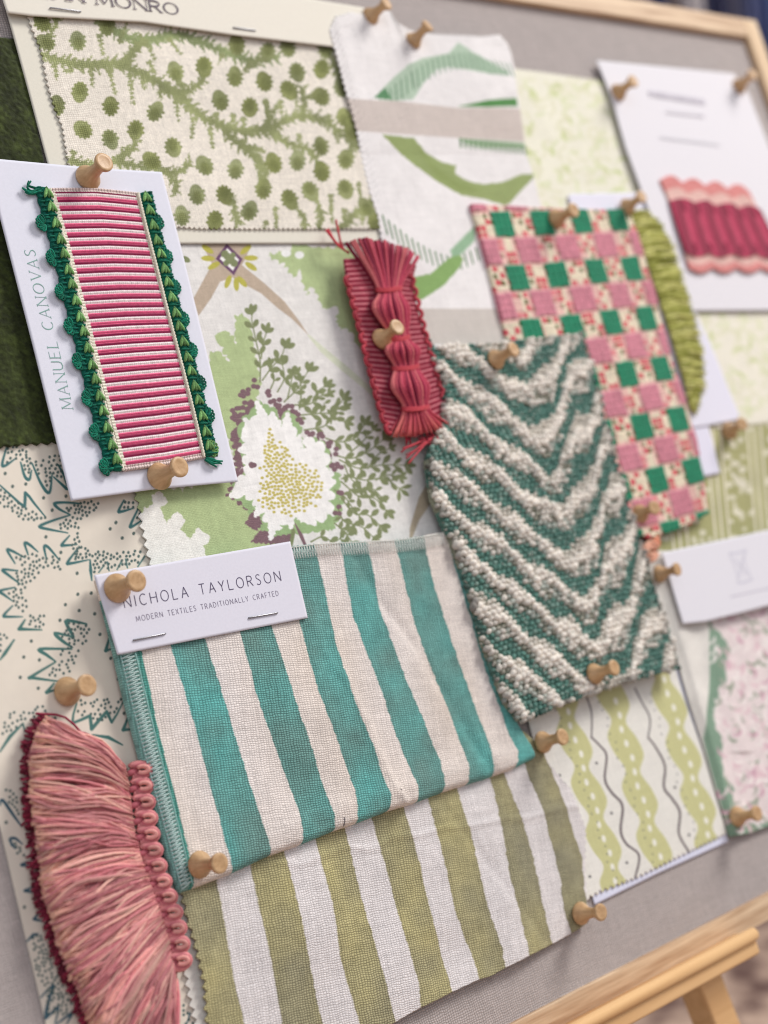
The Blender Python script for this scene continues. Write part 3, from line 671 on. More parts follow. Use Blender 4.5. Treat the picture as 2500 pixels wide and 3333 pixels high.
# pale leafy cloths at the right
def p_pale(seed):
    def f(C):
        r = np.random.default_rng(seed); C.tone(26, .02, seed)
        for k in range(260):
            u, v_ = r.random(), r.random(); i = int(v_ * (C.X.shape[0] - 1)); j = int(u * (C.X.shape[1] - 1)); cx, cy = C.X[i, j], C.Y[i, j]
            a = r.uniform(0, 6.28); c = (222, 220, 188) if r.random() < .5 else ((214, 220, 176) if r.random() < .8 else (190, 202, 130))
            P = [(cx + math.cos(a + .5 * math.sin(t)) * t * 14, cy + math.sin(a + .5 * math.sin(t)) * t * 14) for t in np.linspace(0, 3, 8)]
            C.stroke(P, [2, 9 + 6 * r.random(), 12, 7, 1], c, alpha=.6, soft=2)
    return f
o = sheet('pale_leaf_swatch', [(1590, 215), (1660, 222), (1800, 240), (1990, 268)], [(1990, 268), (2060, 480), (2110, 720)], [(1640, 720), (2110, 720)], [(1590, 215), (1640, 720)], 1.4, M_COTTON, p_pale(3), (236, 233, 214), .6, .5, None, {'t': (4, .7)}, wrinkle=.3)
tag(o, 'pale cream swatch with faint lime leaves, top of the board beside the white leafy linen', 'fabric swatch', 'pale cream leaf print swatches')
o = sheet('pale_leaf_swatch', [(2240, 985), (2720, 985)], [(2720, 985), (2760, 1345)], [(2330, 1395), (2760, 1345)], [(2240, 985), (2330, 1395)], 1.6, M_COTTON, p_pale(9), (236, 231, 214), .6, .5, None, {'b': (4, .7)}, wrinkle=.3)
tag(o, 'pale cream swatch with faint lime leaves, under the foot of the burgundy ribbon card', 'fabric swatch', 'pale cream leaf print swatches')

# olive damask
def p_damask(C):
    r = np.random.default_rng(8)
    k = (C.S * 30) % 1; band = ((C.S * 5) % 1) < .45
    a = (np.abs(k - .5) < .16) & (~band)
    C.c[a] = (226, 219, 196)
    for q in range(420):
        i = r.integers(0, C.X.shape[0]); j = r.integers(0, C.X.shape[1])
        if ((C.S[i, j] * 5) % 1) < .5 or r.random() < .1:
            C.dot(C.X[i, j], C.Y[i, j], r.uniform(5, 12), r.uniform(7, 16), r.uniform(0, 3), (228, 222, 202), 2, alpha=.85)
    C.tone(12, .05, 4)
o = sheet('damask_swatch', [(2060, 1350), (2720, 1310)], [(2720, 1310), (2760, 1860)], [(2120, 1900), (2760, 1860)], [(2060, 1350), (2120, 1900)], 1.1, M_COTTON, p_damask, (170, 168, 118), .6, .5)
tag(o, 'olive green damask swatch with cream stripes and blotches at the right edge', 'fabric swatch')

# plain white cards behind the checked velvet
o = sheet('blank_card', [(2140, 1360), (2307, 1345)], [(2307, 1345), (2307, 1384), (2345, 1540)], [(2180, 1575), (2345, 1540)], [(2140, 1360), (2180, 1575)], 2.2, M_CARD, None, (226, 224, 238), 1.2, .4)
tag(o, 'small blank white card, lower of the two sticking out right of the checked velvet', 'card')
o = sheet('blank_card', [(1850, 636), (1860, 631), (2023, 628), (2110, 626)], [(2110, 626), (2265, 1019), (2315, 1123), (2376, 1276), (2407, 1352), (2400, 1366)], [(2040, 1425), (2307, 1384), (2400, 1366)], [(1850, 636), (2040, 1425)], 2.8, M_CARD, None, (228, 226, 238), 1.0, .4)
tag(o, 'large blank white card behind the checked velvet and its lime fringe', 'card')

# lime wave print on its white paper
o = sheet('ogee_sample', [(1760, 2300), (2200, 2150)], [(2200, 2150), (2290, 2440), (2372, 2740)], [(1936, 2946), (2150, 2840), (2372, 2740)], [(1760, 2300), (1936, 2946)], .9, M_PAPER, None, (222, 224, 242), 1.0, .3)
og = o
def p_ogee(C):
    shear_noise(C, .015, 3); LI = (204, 202, 148)
    def chain(x0_, y0_, sl, y1_, ph):
        L_, R_ = [], []
        for y in np.arange(y0_, y1_, 6.0):
            w = 39 + 13 * math.cos(2 * math.pi * (y - ph) / 163); w -= 2.5 * math.cos(4 * math.pi * (y - ph) / 163); xc = x0_ + sl * (y - y0_) + 5 * math.sin(2 * math.pi * (y - ph) / 163)
            L_.append((xc - w, y)); R_.append((xc + w, y))
        C.poly(L_ + R_[::-1], LI)
        for y in np.arange(ph - 400, y1_, 46):
            if y > y0_: xc = x0_ + sl * (y - y0_) + 5 * math.sin(2 * math.pi * (y - ph) / 163); C.dot(xc + 6, y, 6.5, 12, -.25, (240, 238, 224))
    chain(1822, 2250, .29, 2960, 2578); chain(1972, 2200, .285, 2900, 2590); chain(2132, 2120, .285, 2800, 2448 + 163)
    for P in ([(570, 1230), (600, 1330), (600, 1478)], [(860, 1180), (900, 1260), (950, 1360), (940, 1476)]):
        C.stroke(smooth(B5(*P), 30), 5, (108, 100, 104))
    for P in ([(600, 0), (650, 50), (690, 110), (680, 250), (720, 330), (785, 410), (775, 560), (810, 640), (885, 710), (860, 850), (850, 900)], [(940, 0), (985, 60), (1040, 170), (1035, 300), (1085, 370), (1130, 450), (1125, 580), (1185, 690), (1200, 740)]):
        C.stroke(smooth(B6(*P), 60), [6, 7, 8, 8, 7, 7], (112, 102, 104))
    for (x0_, xs) in ((690, .34), (1000, .33), (1270, .33), (410, .35)):
        for k in range(26):
            y = -260 + k * 48; p = B6((x0_ + 35 + xs * (y) + 12 * math.sin(y * .04), y))[0]; C.dot(p[0], p[1], 2.6, col=(110, 112, 108))
    for p in B6((630, 155), (720, 455), (812, 752), (1100, 300), (1185, 585), (590, 835), (408, 228)): C.dot(p[0], p[1], 4.5, col=(90, 88, 90))
sheet('print', [(1700, 2270), (2190, 2150)], [(2190, 2150), (2235, 2300), (2290, 2450), (2345, 2640), (2366, 2712)], B6((520, 1000), (650, 930), (870, 850), (1100, 740), (1400, 600)), [(1700, 2270), (1882, 2942)], 1.6, M_COTTON, p_ogee, (234, 231, 222), .42, .5, None, {'b': (3.4, .8)}, parent=og)
og.name = 'wave_print_sample'; tag(og, 'off white print of lime green bead chains and grey wavy lines on white paper', 'fabric swatch')

# pink blossom print with white selvage
def p_blossom(C):
    r = np.random.default_rng(12)
    bd = D4((280, -200), (290, 100), (300, 560), (290, 700), (250, 900), (240, 1120), (300, 1350), (400, 1700), (470, 1990), (520, 2120), (1400, 2100), (1400, -200))
    C.tone(20, .05, 2); C.poly(bd, (130, 158, 136), 3)
    fl = D4((300, -200), (280, 90), (420, 230), (450, 330), (400, 480), (430, 600), (385, 640), (380, 780), (340, 900), (350, 1040), (400, 1120), (385, 1300), (400, 1450), (520, 1580), (490, 1680), (520, 1800), (620, 1900), (1400, 1900), (1400, -200))
    C.poly(lobed(fl, 60, 8, 5), (232, 218, 216), 3)
    fa = np.array(fl)
    for k in range(520):
        x_ = r.uniform(2318, 2720); y_ = r.uniform(1950, 2700)
        if y_ > 2300 and x_ < 2345: continue
        c = [(244, 234, 230), (238, 220, 220), (222, 190, 196), (176, 176, 164), (206, 160, 176), (150, 160, 140), (240, 232, 228)][r.integers(0, 7)]
        a = r.uniform(0, 3.1); n = int(3)
        P = [(x_ + math.cos(a + t * .4) * t * 11, y_ + math.sin(a + t * .4) * t * 11) for t in np.linspace(0, 3, 7)]
        C.stroke(P, [2, 8 + r.random() * 5, 9, 3], c, 2, alpha=.85)
    C.tone(8, .04, 9)
def r_fold(C):
    d = (C.X - (2180 + (C.Y - 1950) * .26)) / 40.0
    return (2.0 * np.exp(-(d ** 2)) + .8 * np.exp(-((d - 2.6) / .8) ** 2) * (C.Y < 2450)) * np.clip(C.S * C.W / 6, 0, 1)
o = sheet('blossom_sample', [(2100, 1800), (2720, 1760)], [(2720, 1760), (2800, 2560)], [(2375, 2724), (2440, 2712), (2500, 2690), (2800, 2560)], [(2100, 1800), (2160, 2010), (2205, 2150), (2245, 2290), (2290, 2430), (2330, 2570), (2375, 2724)],
          2.4, M_COTTON, p_blossom, (228, 224, 216), .5, .5, r_fold)
bl = o
sheet('label_card', [(2154, 1799), (2500, 1725), (2720, 1678)], [(2720, 1678), (2760, 1918)], [(2224, 2031), (2298, 2023), (2414, 1995), (2500, 1972), (2760, 1918)], [(2154, 1799), (2224, 2031)], 6.4, M_CARD, None, (228, 226, 232), 1.0, .4, parent=bl)
m = MB()
def faint(P, w, col, h):
    Q = ats(smooth(P, 24), h + .06)
    T = np.gradient(Q[:, :2], axis=0); T /= np.linalg.norm(T, axis=1)[:, None]; Nn = np.stack([-T[:, 1], T[:, 0]], 1) * w / 2
    V = np.vstack([np.c_[Q[:, :2] + Nn, Q[:, 2]], np.c_[Q[:, :2] - Nn, Q[:, 2]]]); n_ = len(Q); i = np.arange(n_ - 1); m.add(V, np.stack([i, i + n_, i + n_ + 1, i + 1], -1), [], col)
EM = Zm(2150, 1700, .21097)
for P in ([(1060, 480), (1120, 620), (1180, 780), (1200, 940)], [(1060, 480), (1200, 470), (1320, 430)], [(1320, 430), (1290, 560), (1330, 720), (1420, 880)], [(1200, 940), (1300, 920), (1420, 880)], [(1140, 560), (1240, 680), (1330, 820)], [(1290, 520), (1240, 680), (1220, 860)]):
    faint(EM(*P), .9, (206, 204, 216), 6.4)
faint(EM((1080, 1150), (1350, 1090), (1800, 990)), .9, (206, 202, 212), 6.4)
m.build('emblem', M_INK, bl, False)
bl.name = 'blossom_print_sample'; tag(bl, 'pink blossom print on green with white selvage, under a white card with a faint emblem', 'fabric swatch')

# peach loop of trim beside the label card
m = MB()
for k in range(2):
    P = [at(2118 + (13 - 7 * k) * math.cos(t) * 1.6, 1795 + (13 - 6 * k) * math.sin(t) * 2.3, 7.5 + k * .8) for t in np.linspace(.2, 6.0, 30)]
    m.tube(P, 1.0, (232, 176, 150), n=8, flat=1.3)
m.tube([at(2128, 1735, 4), at(2136, 1765, 5), at(2128, 1790, 6)], [3.2, 3.0, 2.0], (206, 132, 104), n=10, flat=.5)
m.tube([at(2100, 1776, 6), at(2088, 1800, 7), at(2096, 1830, 6)], [1.2, 1.4, 1.0], (228, 190, 178), n=8)
o = m.build('ribbon_loop', M_YARN); tag(o, 'small peach ribbon curled in a loop at the foot of the checked velvet', 'trim')

# big white card with burgundy ribbon
rc_ = sheet('ribbon_card', [(1942, 197), (2387, 240)], [(2387, 240), (2435, 304), (2500, 480), (2690, 1010)], [(2248, 1012), (2690, 1011)], [(1942, 197), (1985, 310), (2034, 488), (2096, 658), (2168, 839), (2248, 1012)], 3.4, M_CARD, None, (229, 226, 230), 1.0, .4, relief=lambda C: 1.6 * (1 - C.T) * C.S * 0 + 1.0 * np.sin(C.T * 3.1))
tag(rc_, 'large white sample card with faint printed lines and a burgundy scalloped ribbon', 'sample card')
T1 = Zm(2050, 220, .27125); m = MB()
def dashes(pa, pb, hgt, n, col, seed):
    r = np.random.default_rng(seed); pa, pb = np.array(pa), np.array(pb); t = 0
    while t < 1:
        w = r.uniform(.02, .05); a = pa + (pb - pa) * t; b_ = pa + (pb - pa) * min(1, t + w); faint([tuple(a), tuple((a + b_) / 2), tuple(b_)], hgt, col, 4.45); t += w + r.uniform(.008, .02)
dashes(*T1((240, 300), (900, 410)), 3.6, 30, (204, 199, 208), 1); dashes(*T1((440, 530), (900, 580)), 2.0, 30, (212, 208, 214), 2); dashes(*T1((370, 840), (1080, 930)), 2.0, 30, (216, 213, 218), 3)
m.build('lettering', M_INK, rc_, False)
def p_burg(C):
    T = C.T; n = 6.4; k = (C.S * n + .3 * T) % 1
    edge = .085 * (.5 - .5 * np.cos(2 * np.pi * C.S * 6.5))
    C.c[:] = (170, 66, 90)
    C.c *= (1 + .16 * np.cos(2 * np.pi * k))[..., None]
    d = (k > .72) & (np.abs(T - .32) < .06) | (k > .72) & (np.abs(T - .76) < .06); C.c[d] = (120, 24, 52)
    a = (T < .24) | (T > .84); C.c[a] = (226, 186, 176)
    a = (T < .13) | (T > .92); C.c[a] = (216, 140, 136)
    C.tone(3, .05, 3); C.dz += np.where((T > .24) & (T < .84), .9 * np.abs(np.sin(np.pi * k)) + .6, 0)
sc_ = lambda P0, P1, n, amp, sg: [(P0[0] + (P1[0] - P0[0]) * t, P0[1] + (P1[1] - P0[1]) * t - sg * amp * abs(math.sin(math.pi * n * t))) for t in np.linspace(0, 1, 90)]
sheet('ribbon', sc_((2150, 590), (2440, 624), 4, 20, 1), [(2440, 624), (2500, 745), (2575, 880)], sc_((2245, 872), (2575, 880), 4.2, 16, -1), [(2150, 586), (2175, 640), (2200, 730), (2245, 872)], 5.6, M_YARN, p_burg, (178, 62, 88), .5, 1.2, parent=rc_)

# white linen with brushed leaves
def p_leafy(C):
    shear_noise(C, .02, 3)
    C.poly(A2((765, 590), (870, 480), (960, 400), (1050, 360), (1200, 335), (1255, 270), (1340, 330), (1450, 390), (1570, 450), (1560, 465), (1450, 460), (1300, 430), (1200, 415), (1130, 430), (1090, 470), (1060, 500), (1000, 600), (880, 610)), (178, 198, 176), 2, 2)
    for k in range(26):
        t = k / 25; a = np.array(A2((800 + 760 * t, 590 - 330 * math.sin(min(1, t * 1.25) * 1.9) + 120 * t))[0]); b_ = a + (4 + 14 * t, 60 - 20 * t)
        C.stroke([a, b_], [4, 9, 4], (92, 134, 98), 1.2, alpha=.9)
    C.poly(A2((765, 590), (830, 530), (870, 600)), (92, 140, 98)); C.poly(A2((1265, 645), (1440, 612), (1612, 598), (1620, 645), (1440, 652)), (86, 142, 78))
    TAU = (208, 196, 188)
    C.poly(A2((560, 595), (900, 610), (1270, 655), (1700, 660), (2000, 650), (2000, 870), (1659, 850), (1270, 828), (900, 805), (560, 780)), TAU)
    idx = np.nonzero((C.Y > 540)); 
    C.poly([(1340, 1003), (1640, 1003), (1680, 1118), (1360, 1118)], (206, 198, 190))
    C.poly(A2((1270, 830), (1430, 840), (1659, 855), (1800, 870), (1800, 890), (1659, 890), (1430, 885), (1330, 865)), (176, 196, 166))
    for k in range(16): p = np.array(A2((1290 + k * 30, 836 + k * 3))[0]); C.stroke([p, p + (2, 24)], [8, 6], (84, 124, 78))
    sw = A2((815, 808), (1010, 830), (1080, 910), (1180, 970), (1268, 990), (1262, 1040), (1330, 1080), (1420, 1102), (1550, 1090), (1659, 1042), (1730, 1040), (1735, 1060), (1659, 1140), (1590, 1215), (1560, 1230), (1430, 1190), (1300, 1170), (1150, 1085), (1000, 975), (900, 890))
    C.poly(sw, (150, 164, 106), 1.5, 2); C.poly(A2((1050, 900), (1150, 1000), (1260, 1080), (1420, 1140), (1300, 1150), (1150, 1060)), (134, 150, 84), 8, alpha=.5)
    for k in range(17):
        t = k / 16; x_ = 825 + 560 * t; y_ = 1290 + 250 * math.sin(t * 1.9) - 40 * max(0, t - .75) * 4
        p = np.array(A2((x_, y_))[0]); C.stroke([p, p + (16 - 6 * t, 62 - 22 * t)], [5, 11, 10, 4], (84, 122, 78))
    C.poly(A2((1230, 1500), (1330, 1400), (1380, 1350), (1380, 1440), (1300, 1520), (1250, 1560)), (150, 184, 150), 3, 2)
    C.poly(A5((1300, 385), (1370, 372), (1480, 350), (1600, 250), (1659, 238), (1680, 262), (1650, 320), (1560, 420), (1440, 500), (1330, 520)), (138, 172, 104), 1.5, 2)
    C.tone(6, .02, 5)
wl = sheet('leafy_linen_swatch', [(1066, 104), (1085, 62), (1130, 48), (1200, 58), (1238, 34), (1254, 36), (1282, 78), (1330, 106), (1400, 118), (1489, 125), (1560, 130), (1614, 122)], [(1614, 122), (1640, 150), (1652, 180), (1664, 225), (1681, 325), (1708, 466), (1741, 575), (1770, 700), (1830, 1130)], [(1440, 1160), (1830, 1130)],
      [(1066, 104), (1082, 163), (1125, 309), (1158, 418), (1182, 520), (1207, 624), (1234, 705), (1246, 790), (1300, 920), (1360, 1040), (1440, 1160)], 5.0, M_COTTON, p_leafy, (236, 232, 230), .42, .5,
      lambda C: 1.0 * vnoise(C.x, C.y, 40, 3) * np.clip((.55 - C.T) * 3, 0, 1) - .5 + 2.9 * np.clip((500 - C.Y) / 320, 0, 1) ** .7, {'l': (3.0, .6), 't': (3.0, .6), 'r': (3, .6)})
tag(wl, 'long white linen swatch with brushed green leaf strokes and taupe bands', 'fabric swatch')

# cream sample card: green thistle linen under a folded header
jc = thing('thistle_sample_card', 'cream sample card of green thistle printed linen under a stapled lettered header', 'sample card')
sheet('backing_card', [(-5, -60), (1260, 100)], [(1260, 100), (1275, 792)], [(225, 792), (1275, 792)], [(-5, -60), (24, 41), (90, 282), (155, 526), (225, 792)], 3.2, M_CARD, None, (226, 221, 206), 1.0, .5, parent=jc)
TH, TH2 = (132, 138, 84), (146, 152, 104)
def p_thistle(C):
    shear_noise(C, .02, 6)
    C.tone(20, .02, 9); r = np.random.default_rng(3)
    def spur(P, w, col):
        R_ = np.array(smooth(P, 60))[:, :2]; L_ = np.linalg.norm(np.diff(R_, axis=0), axis=1).sum(); R_ = resample(R_, max(3, int(L_ / 11))); wm = np.mean(w)
        for k in range(1, len(R_)):
            d = R_[k] - R_[k - 1]; a = math.atan2(d[1], d[0]) + (1 if k % 2 else -1) * r.uniform(.7, 1.25); ln_ = wm * .5 + r.uniform(8, 26)
            C.stroke([R_[k], R_[k] + (math.cos(a) * ln_ * .6, math.sin(a) * ln_ * .6), R_[k] + (math.cos(a) * ln_, math.sin(a) * ln_)], [10, 9, 3], col, 1.2, 4, None, .92)
    def vine(P, w, col=TH2, n=46): C.stroke(smooth(P, n), np.array(w) * .62 if not np.isscalar(w) else w * .8, col, 1.4, 7, (17, 9), .92); spur(P, w, col)
    vine(A1((230, 320), (400, 375), (560, 390), (720, 385), (860, 450), (1000, 520), (1100, 600), (1200, 690), (1330, 750), (1480, 790), (1659, 785)), [20, 34, 36, 34, 28, 24, 22])
    vine(A1((590, 130), (700, 190), (820, 240), (960, 230), (1080, 210), (1250, 270), (1380, 320), (1500, 360), (1659, 340)), [20, 34, 34, 30, 22, 18, 18], (140, 152, 104))
    vine(A1((730, 390), (800, 310), (860, 250)), [28, 30, 26])
    vine(A2((0, 790), (150, 760), (300, 700), (450, 715), (560, 790), (680, 890)), [26, 30, 24, 20, 18, 16])
    vine(A1((980, 545), (1100, 560), (1200, 500), (1230, 450)), [20, 16, 12]); vine(A1((1050, 460), (1100, 530)), 12)
    vine(A1((1330, 760), (1420, 850), (1520, 930), (1590, 1000), (1590, 1090)), [22, 20, 16, 14]); vine(A2((150, 800), (280, 870), (380, 900), (450, 1000)), [20, 16, 14, 10])
    vine(A2((-10, 850), (60, 950), (100, 1080)), [16, 14, 10]); vine(A2((340, 700), (350, 600), (330, 520)), [16, 14, 10]); vine(A2((350, 600), (400, 570)), 10)
    vine(A1((690, 960), (770, 910), (820, 850)), [20, 16, 10]); vine(A1((690, 970), (850, 1000), (980, 1020), (1060, 1040), (1140, 980)), [22, 24, 18, 12]); vine(A1((1010, 1050), (1060, 1110), (1050, 1170)), [16, 12, 8])
    vine(A1((1400, 1180), (1410, 1270), (1430, 1340)), [10, 14, 18]); vine(A2((430, 1210), (450, 1290), (440, 1360)), [8, 12, 14]); vine(A2((310, 1240), (350, 1310), (360, 1370)), [8, 12, 14])
    vine(A2((560, 1370), (640, 1300), (720, 1240), (800, 1190)), [26, 26, 22, 20]); vine(A2((600, 960), (640, 900), (640, 860)), 9); vine(A1((1570, 900), (1500, 880)), 10)
    vine(A1((280, 230), (340, 130), (300, 60)), 9, TH2); vine(A2((0, 420), (50, 370), (120, 350)), [14, 12, 9]); vine(A2((520, 350), (560, 470), (590, 540)), 12)
    vine(A1((400, 960), (470, 980), (560, 990)), 14); vine(A1((1659, 640), (1600, 740)), [10, 14])
    # spiky upright leaves off the vines
    for (a, b_) in [((600, 220), (620, 320)), ((330, 400), (340, 470)), ((420, 420), (380, 430)), ((540, 400), (560, 520)), ((660, 430), (690, 560)), ((780, 460), (800, 620)), ((860, 500), (870, 540)), ((960, 560), (970, 600)), ((1060, 620), (1070, 720)), ((1160, 720), (1150, 830)),
                    ((1260, 780), (1280, 890)), ((1400, 700), (1400, 760)), ((1600, 620), (1610, 740)), ((1300, 690), (1310, 740)), ((1460, 720), (1470, 780)), ((900, 380), (930, 440)), ((760, 900), (740, 950)), ((440, 920), (440, 970)), ((1500, 380), (1480, 430)), ((1330, 340), (1310, 380)), ((1020, 240), (1090, 330)), ((880, 260), (930, 350)), ((720, 240), (760, 140))]:
        C.stroke(A1(a, b_), [12, 13, 5], TH2, 1.4, 5, (14, 8), .92)
    for (a, b_) in [((120, 610), (130, 720)), ((210, 620), (215, 690)), ((300, 560), (310, 680)), ((500, 700), (510, 760)), ((320, 820), (320, 860)), ((180, 1260), (185, 1360)), ((510, 1180), (520, 1350)), ((680, 1110), (690, 1200)), ((590, 1270), (600, 1360)), ((700, 1290), (700, 1340)), ((120, 1340), (110, 1370)), ((540, 800), (560, 860))]:
        C.stroke(A2(a, b_), [11, 13, 6], TH2, 1.4, 5, (14, 8), .92)
    hd = [(465, 240, 1.3), (1050, 425, 1.2), (1225, 405, -1.7), (1410, 455, 1.5), (1585, 485, 1.2), (1605, 320, -1.4), (480, 555, -1.5), (665, 630, 1.5), (935, 665, 2.0), (1320, 600, 1.2), (1500, 650, -1.6), (495, 775, .7), (665, 840, -2.0), (815, 785, -1.5), (1040, 890, -1.9), (905, 960, .8), (1225, 990, 1.0),
          (1415, 1010, 1.7), (1640, 975, 1.2), (1180, 1165, 1.3), (1350, 1175, -2.0), (1580, 1130, 1.6), (1090, 1290, 1.4), (1500, 1260, 1.9), (1290, 1330, -1.5), (250, 130, .9), (340, 630, 1.5), (1420, 265, 1.4), (270, 250, .5), (640, 150, 1.4)]
    h2 = [(310, 440, -1.9), (455, 420, -1.4), (260, 545, -2.1), (450, 575, 1.0), (590, 700, 1.3), (575, 520, 1.3), (310, 960, 1.6), (450, 870, 1.3), (600, 950, 1.6), (455, 1025, 1.3), (265, 1200, -2.0), (390, 1150, -2.1), (600, 1140, -1.9), (250, 280, 1.3), (480, 290, 1.5), (780, 1330, 1.2), (640, 780, 1.2), (720, 1240, 1)]
    for fn, L_ in ((A1, hd), (A2, h2)):
        for (x_, y_, a) in L_:
            p = fn((x_, y_))[0]; g_ = r.integers(-8, 14); c = (134 + g_, 140 + g_, 88 + g_ + r.integers(-4, 12))
            C.dot(p[0], p[1], 33 + r.normal() * 2, 23 + r.normal(), a, c, 1.4, 0, .95)
            for q_ in np.linspace(-1.7, 1.7, 8):
                u_, w_ = 31 * math.cos(q_), 23 * math.sin(q_); C.dot(p[0] + u_ * math.cos(a) - w_ * math.sin(a), p[1] + u_ * math.sin(a) + w_ * math.cos(a), 6.5, 5, a + q_, c, 1.1)
            C.dot(p[0] + 8 * math.cos(a), p[1] + 10 * math.sin(a), 20, 15, a, (104, 110, 60), 5, 0, .6)
    C.tone(1.0, .05, 31); m_ = (C.c[..., 2] < 140); C.c[m_] *= (1 + .12 * vnoise(C.x, C.y, 7, 40)[m_])[:, None]
sheet('printed_linen', [(85, 35), (1110, 118)], [(1110, 118), (1268, 744)], A1((520, 1358), (1050, 1362), (1200, 1372), (1659, 1375)) + [(1268, 746)], A1((160, 70), (200, 190), (245, 290), (290, 520), (330, 650), (375, 760), (410, 980), (520, 1358)), 4.2, M_LINEN, p_thistle, (236, 228, 214), .33, .5, None, {'l': (2.6, .55), 'b': (2.6, .55)}, parent=jc, wrinkle=.25)
hh = 6.2
hdr = sheet('header_strip', [(-12, -190), (1033, 0), (1180, 24), (1235, 52)], [(1235, 52), (1235, 168)], A1((45, 76), (200, 95), (500, 113), (860, 134), (1050, 163), (1400, 213), (1659, 243)) + [(1078, 152), (1235, 168)], [(-12, -190), (10, 0), (24, 41)], hh, M_CARD, None, (232, 226, 212), 1.2, .4, relief=lambda C: .5 * np.sin(np.pi * np.clip(C.S * 1.1 - .1, 0, 1)) * C.T, parent=jc)
lettering('JEAN MONRO', (92, -16), (582, 48), (-6, -38), 6.72, .15, (112, 102, 110), hdr, 1.25, .22, True)
staple(*A1((300, 50), (482, 72)), 6.4, jc); staple(*A1((1398, 168), (1530, 186)), 6.6, jc)

# ------------------------------------------------------------------ checked velvet with raised blocks
P0, P1, P2 = [at(*p, 6)[:2] for p in A6((465, 180), (985, 155), (1320, 1290))]
va_, vb_ = (P1 - P0) / 3, (P2 - P1) / 5; INV = np.linalg.inv(np.array([va_, vb_]).T)
def p_plaid(C):
    q = np.stack([C.x - P0[0], C.y - P0[1]], -1) @ INV.T; u, v_ = q[..., 0], q[..., 1]
    u = u + .012 * vnoise(C.x, C.y, 4, 3); v_ = v_ + .012 * vnoise(C.x, C.y, 4, 4)
    def blk(uo, vo, w, h_):
        a = np.abs((u - uo + .5) % 1 - .5); b_ = np.abs((v_ - vo + .5) % 1 - .5); return np.clip(.5 + np.minimum(w - a, h_ - b_) * 30, 0, 1)
    C.c[:] = (226, 212, 186)
    # woven dashes
    du = (u * 7) % 1; dv = (v_ * 8) % 1; iu = np.floor(u * 7); iv = np.floor(v_ * 8); k = (iu * 2 + iv * 3) % 5
    red = (k == 0) | ((iu + iv) % 4 == 0) ; grn = (k == 3) & (dv > .3) & (du < .6)
    C.c[red & (du > .12) & (dv > .15)] = (204, 84, 92); C.c[grn] = (104, 104, 60)
    pkb = blk(.5, .5, .42, .30); C.c = C.c * (1 - .55 * pkb[..., None]) + .55 * pkb[..., None] * np.array((222, 160, 160))
    pk = blk(.46, .5, .27, .235); gr = blk(0, 0, .245, .235)
    for a, col in ((pk, (200, 126, 140)), (gr, (8, 124, 88))): C.c = C.c * (1 - a[..., None]) + a[..., None] * np.array(col)
    C.tone(1.5, .10, 4); C.tone(9, .05, 5)
    C.dz += .6 * np.maximum(pk, gr) + .25 * ((du > .2) & (dv > .2))
o = sheet('checked_velvet_swatch', A6((318, 92), (420, 95), (520, 100), (700, 108), (930, 115), (1020, 112), (1040, 130)), A6((1040, 130), (1110, 340), (1190, 640), (1260, 900), (1330, 1150), (1390, 1480)),
          A6((1060, 1570), (1130, 1590), (1220, 1560), (1300, 1530), (1390, 1480)), A6((318, 92), (345, 180), (400, 380), (480, 690), (700, 900), (900, 1200), (1060, 1570)), 5.6, M_PLAIDPILE, p_plaid, (226, 212, 186), .42, 2.6, lambda C: .8 * vnoise(C.x, C.y, 35, 9), {'l': (2.4, .4), 'b': (5, .7)})
tag(o, 'pink and emerald checked velvet swatch with raised square blocks', 'fabric swatch')

# lime cut fringe beside it
m = MB(); r = np.random.default_rng(2)
Lf = resample(smooth([(2052, 690), (2075, 760), (2110, 860), (2150, 980), (2185, 1090), (2225, 1230), (2250, 1330)], 60), 240); Rf = resample(smooth([(2108, 690), (2160, 752), (2200, 850), (2232, 960), (2262, 1060), (2281, 1160), (2287, 1250), (2262, 1342)], 60), 240)
for i in range(240):
    for k in range(3):
        a = Lf[i] + r.normal(size=2) * 2; b_ = Rf[min(239, max(0, i + r.integers(-4, 5)))] + (r.normal() * 5, r.normal() * 4)
        cl = math.sin(i * .42 + math.sin(i * .13) * 2); z0_, z1_ = 4.4 + r.random(), 4.4 + r.random() * 1.4 + cl * .8; b_ = b_ + (cl * 4 + r.normal() * 4, r.normal() * 3); mid = (a + b_) / 2 + (r.normal() * 2, r.normal() * 4 - 4)
        c = np.array([(196, 194, 112), (170, 172, 86), (222, 218, 146), (146, 148, 66)][r.integers(0, 4)])
        m.tube([at(a[0], a[1], z0_), at((a[0] + mid[0]) / 2, (a[1] + mid[1]) / 2, z0_ + 1.0), at(mid[0], mid[1], z0_ + 1.2 + cl), at(b_[0], b_[1], z1_)], [.5, .55, .5, .4], c, n=4, caps=False)
o = m.build('cut_fringe', M_YARN); tag(o, 'lime green cut yarn fringe along the right side of the checked velvet', 'fringe')

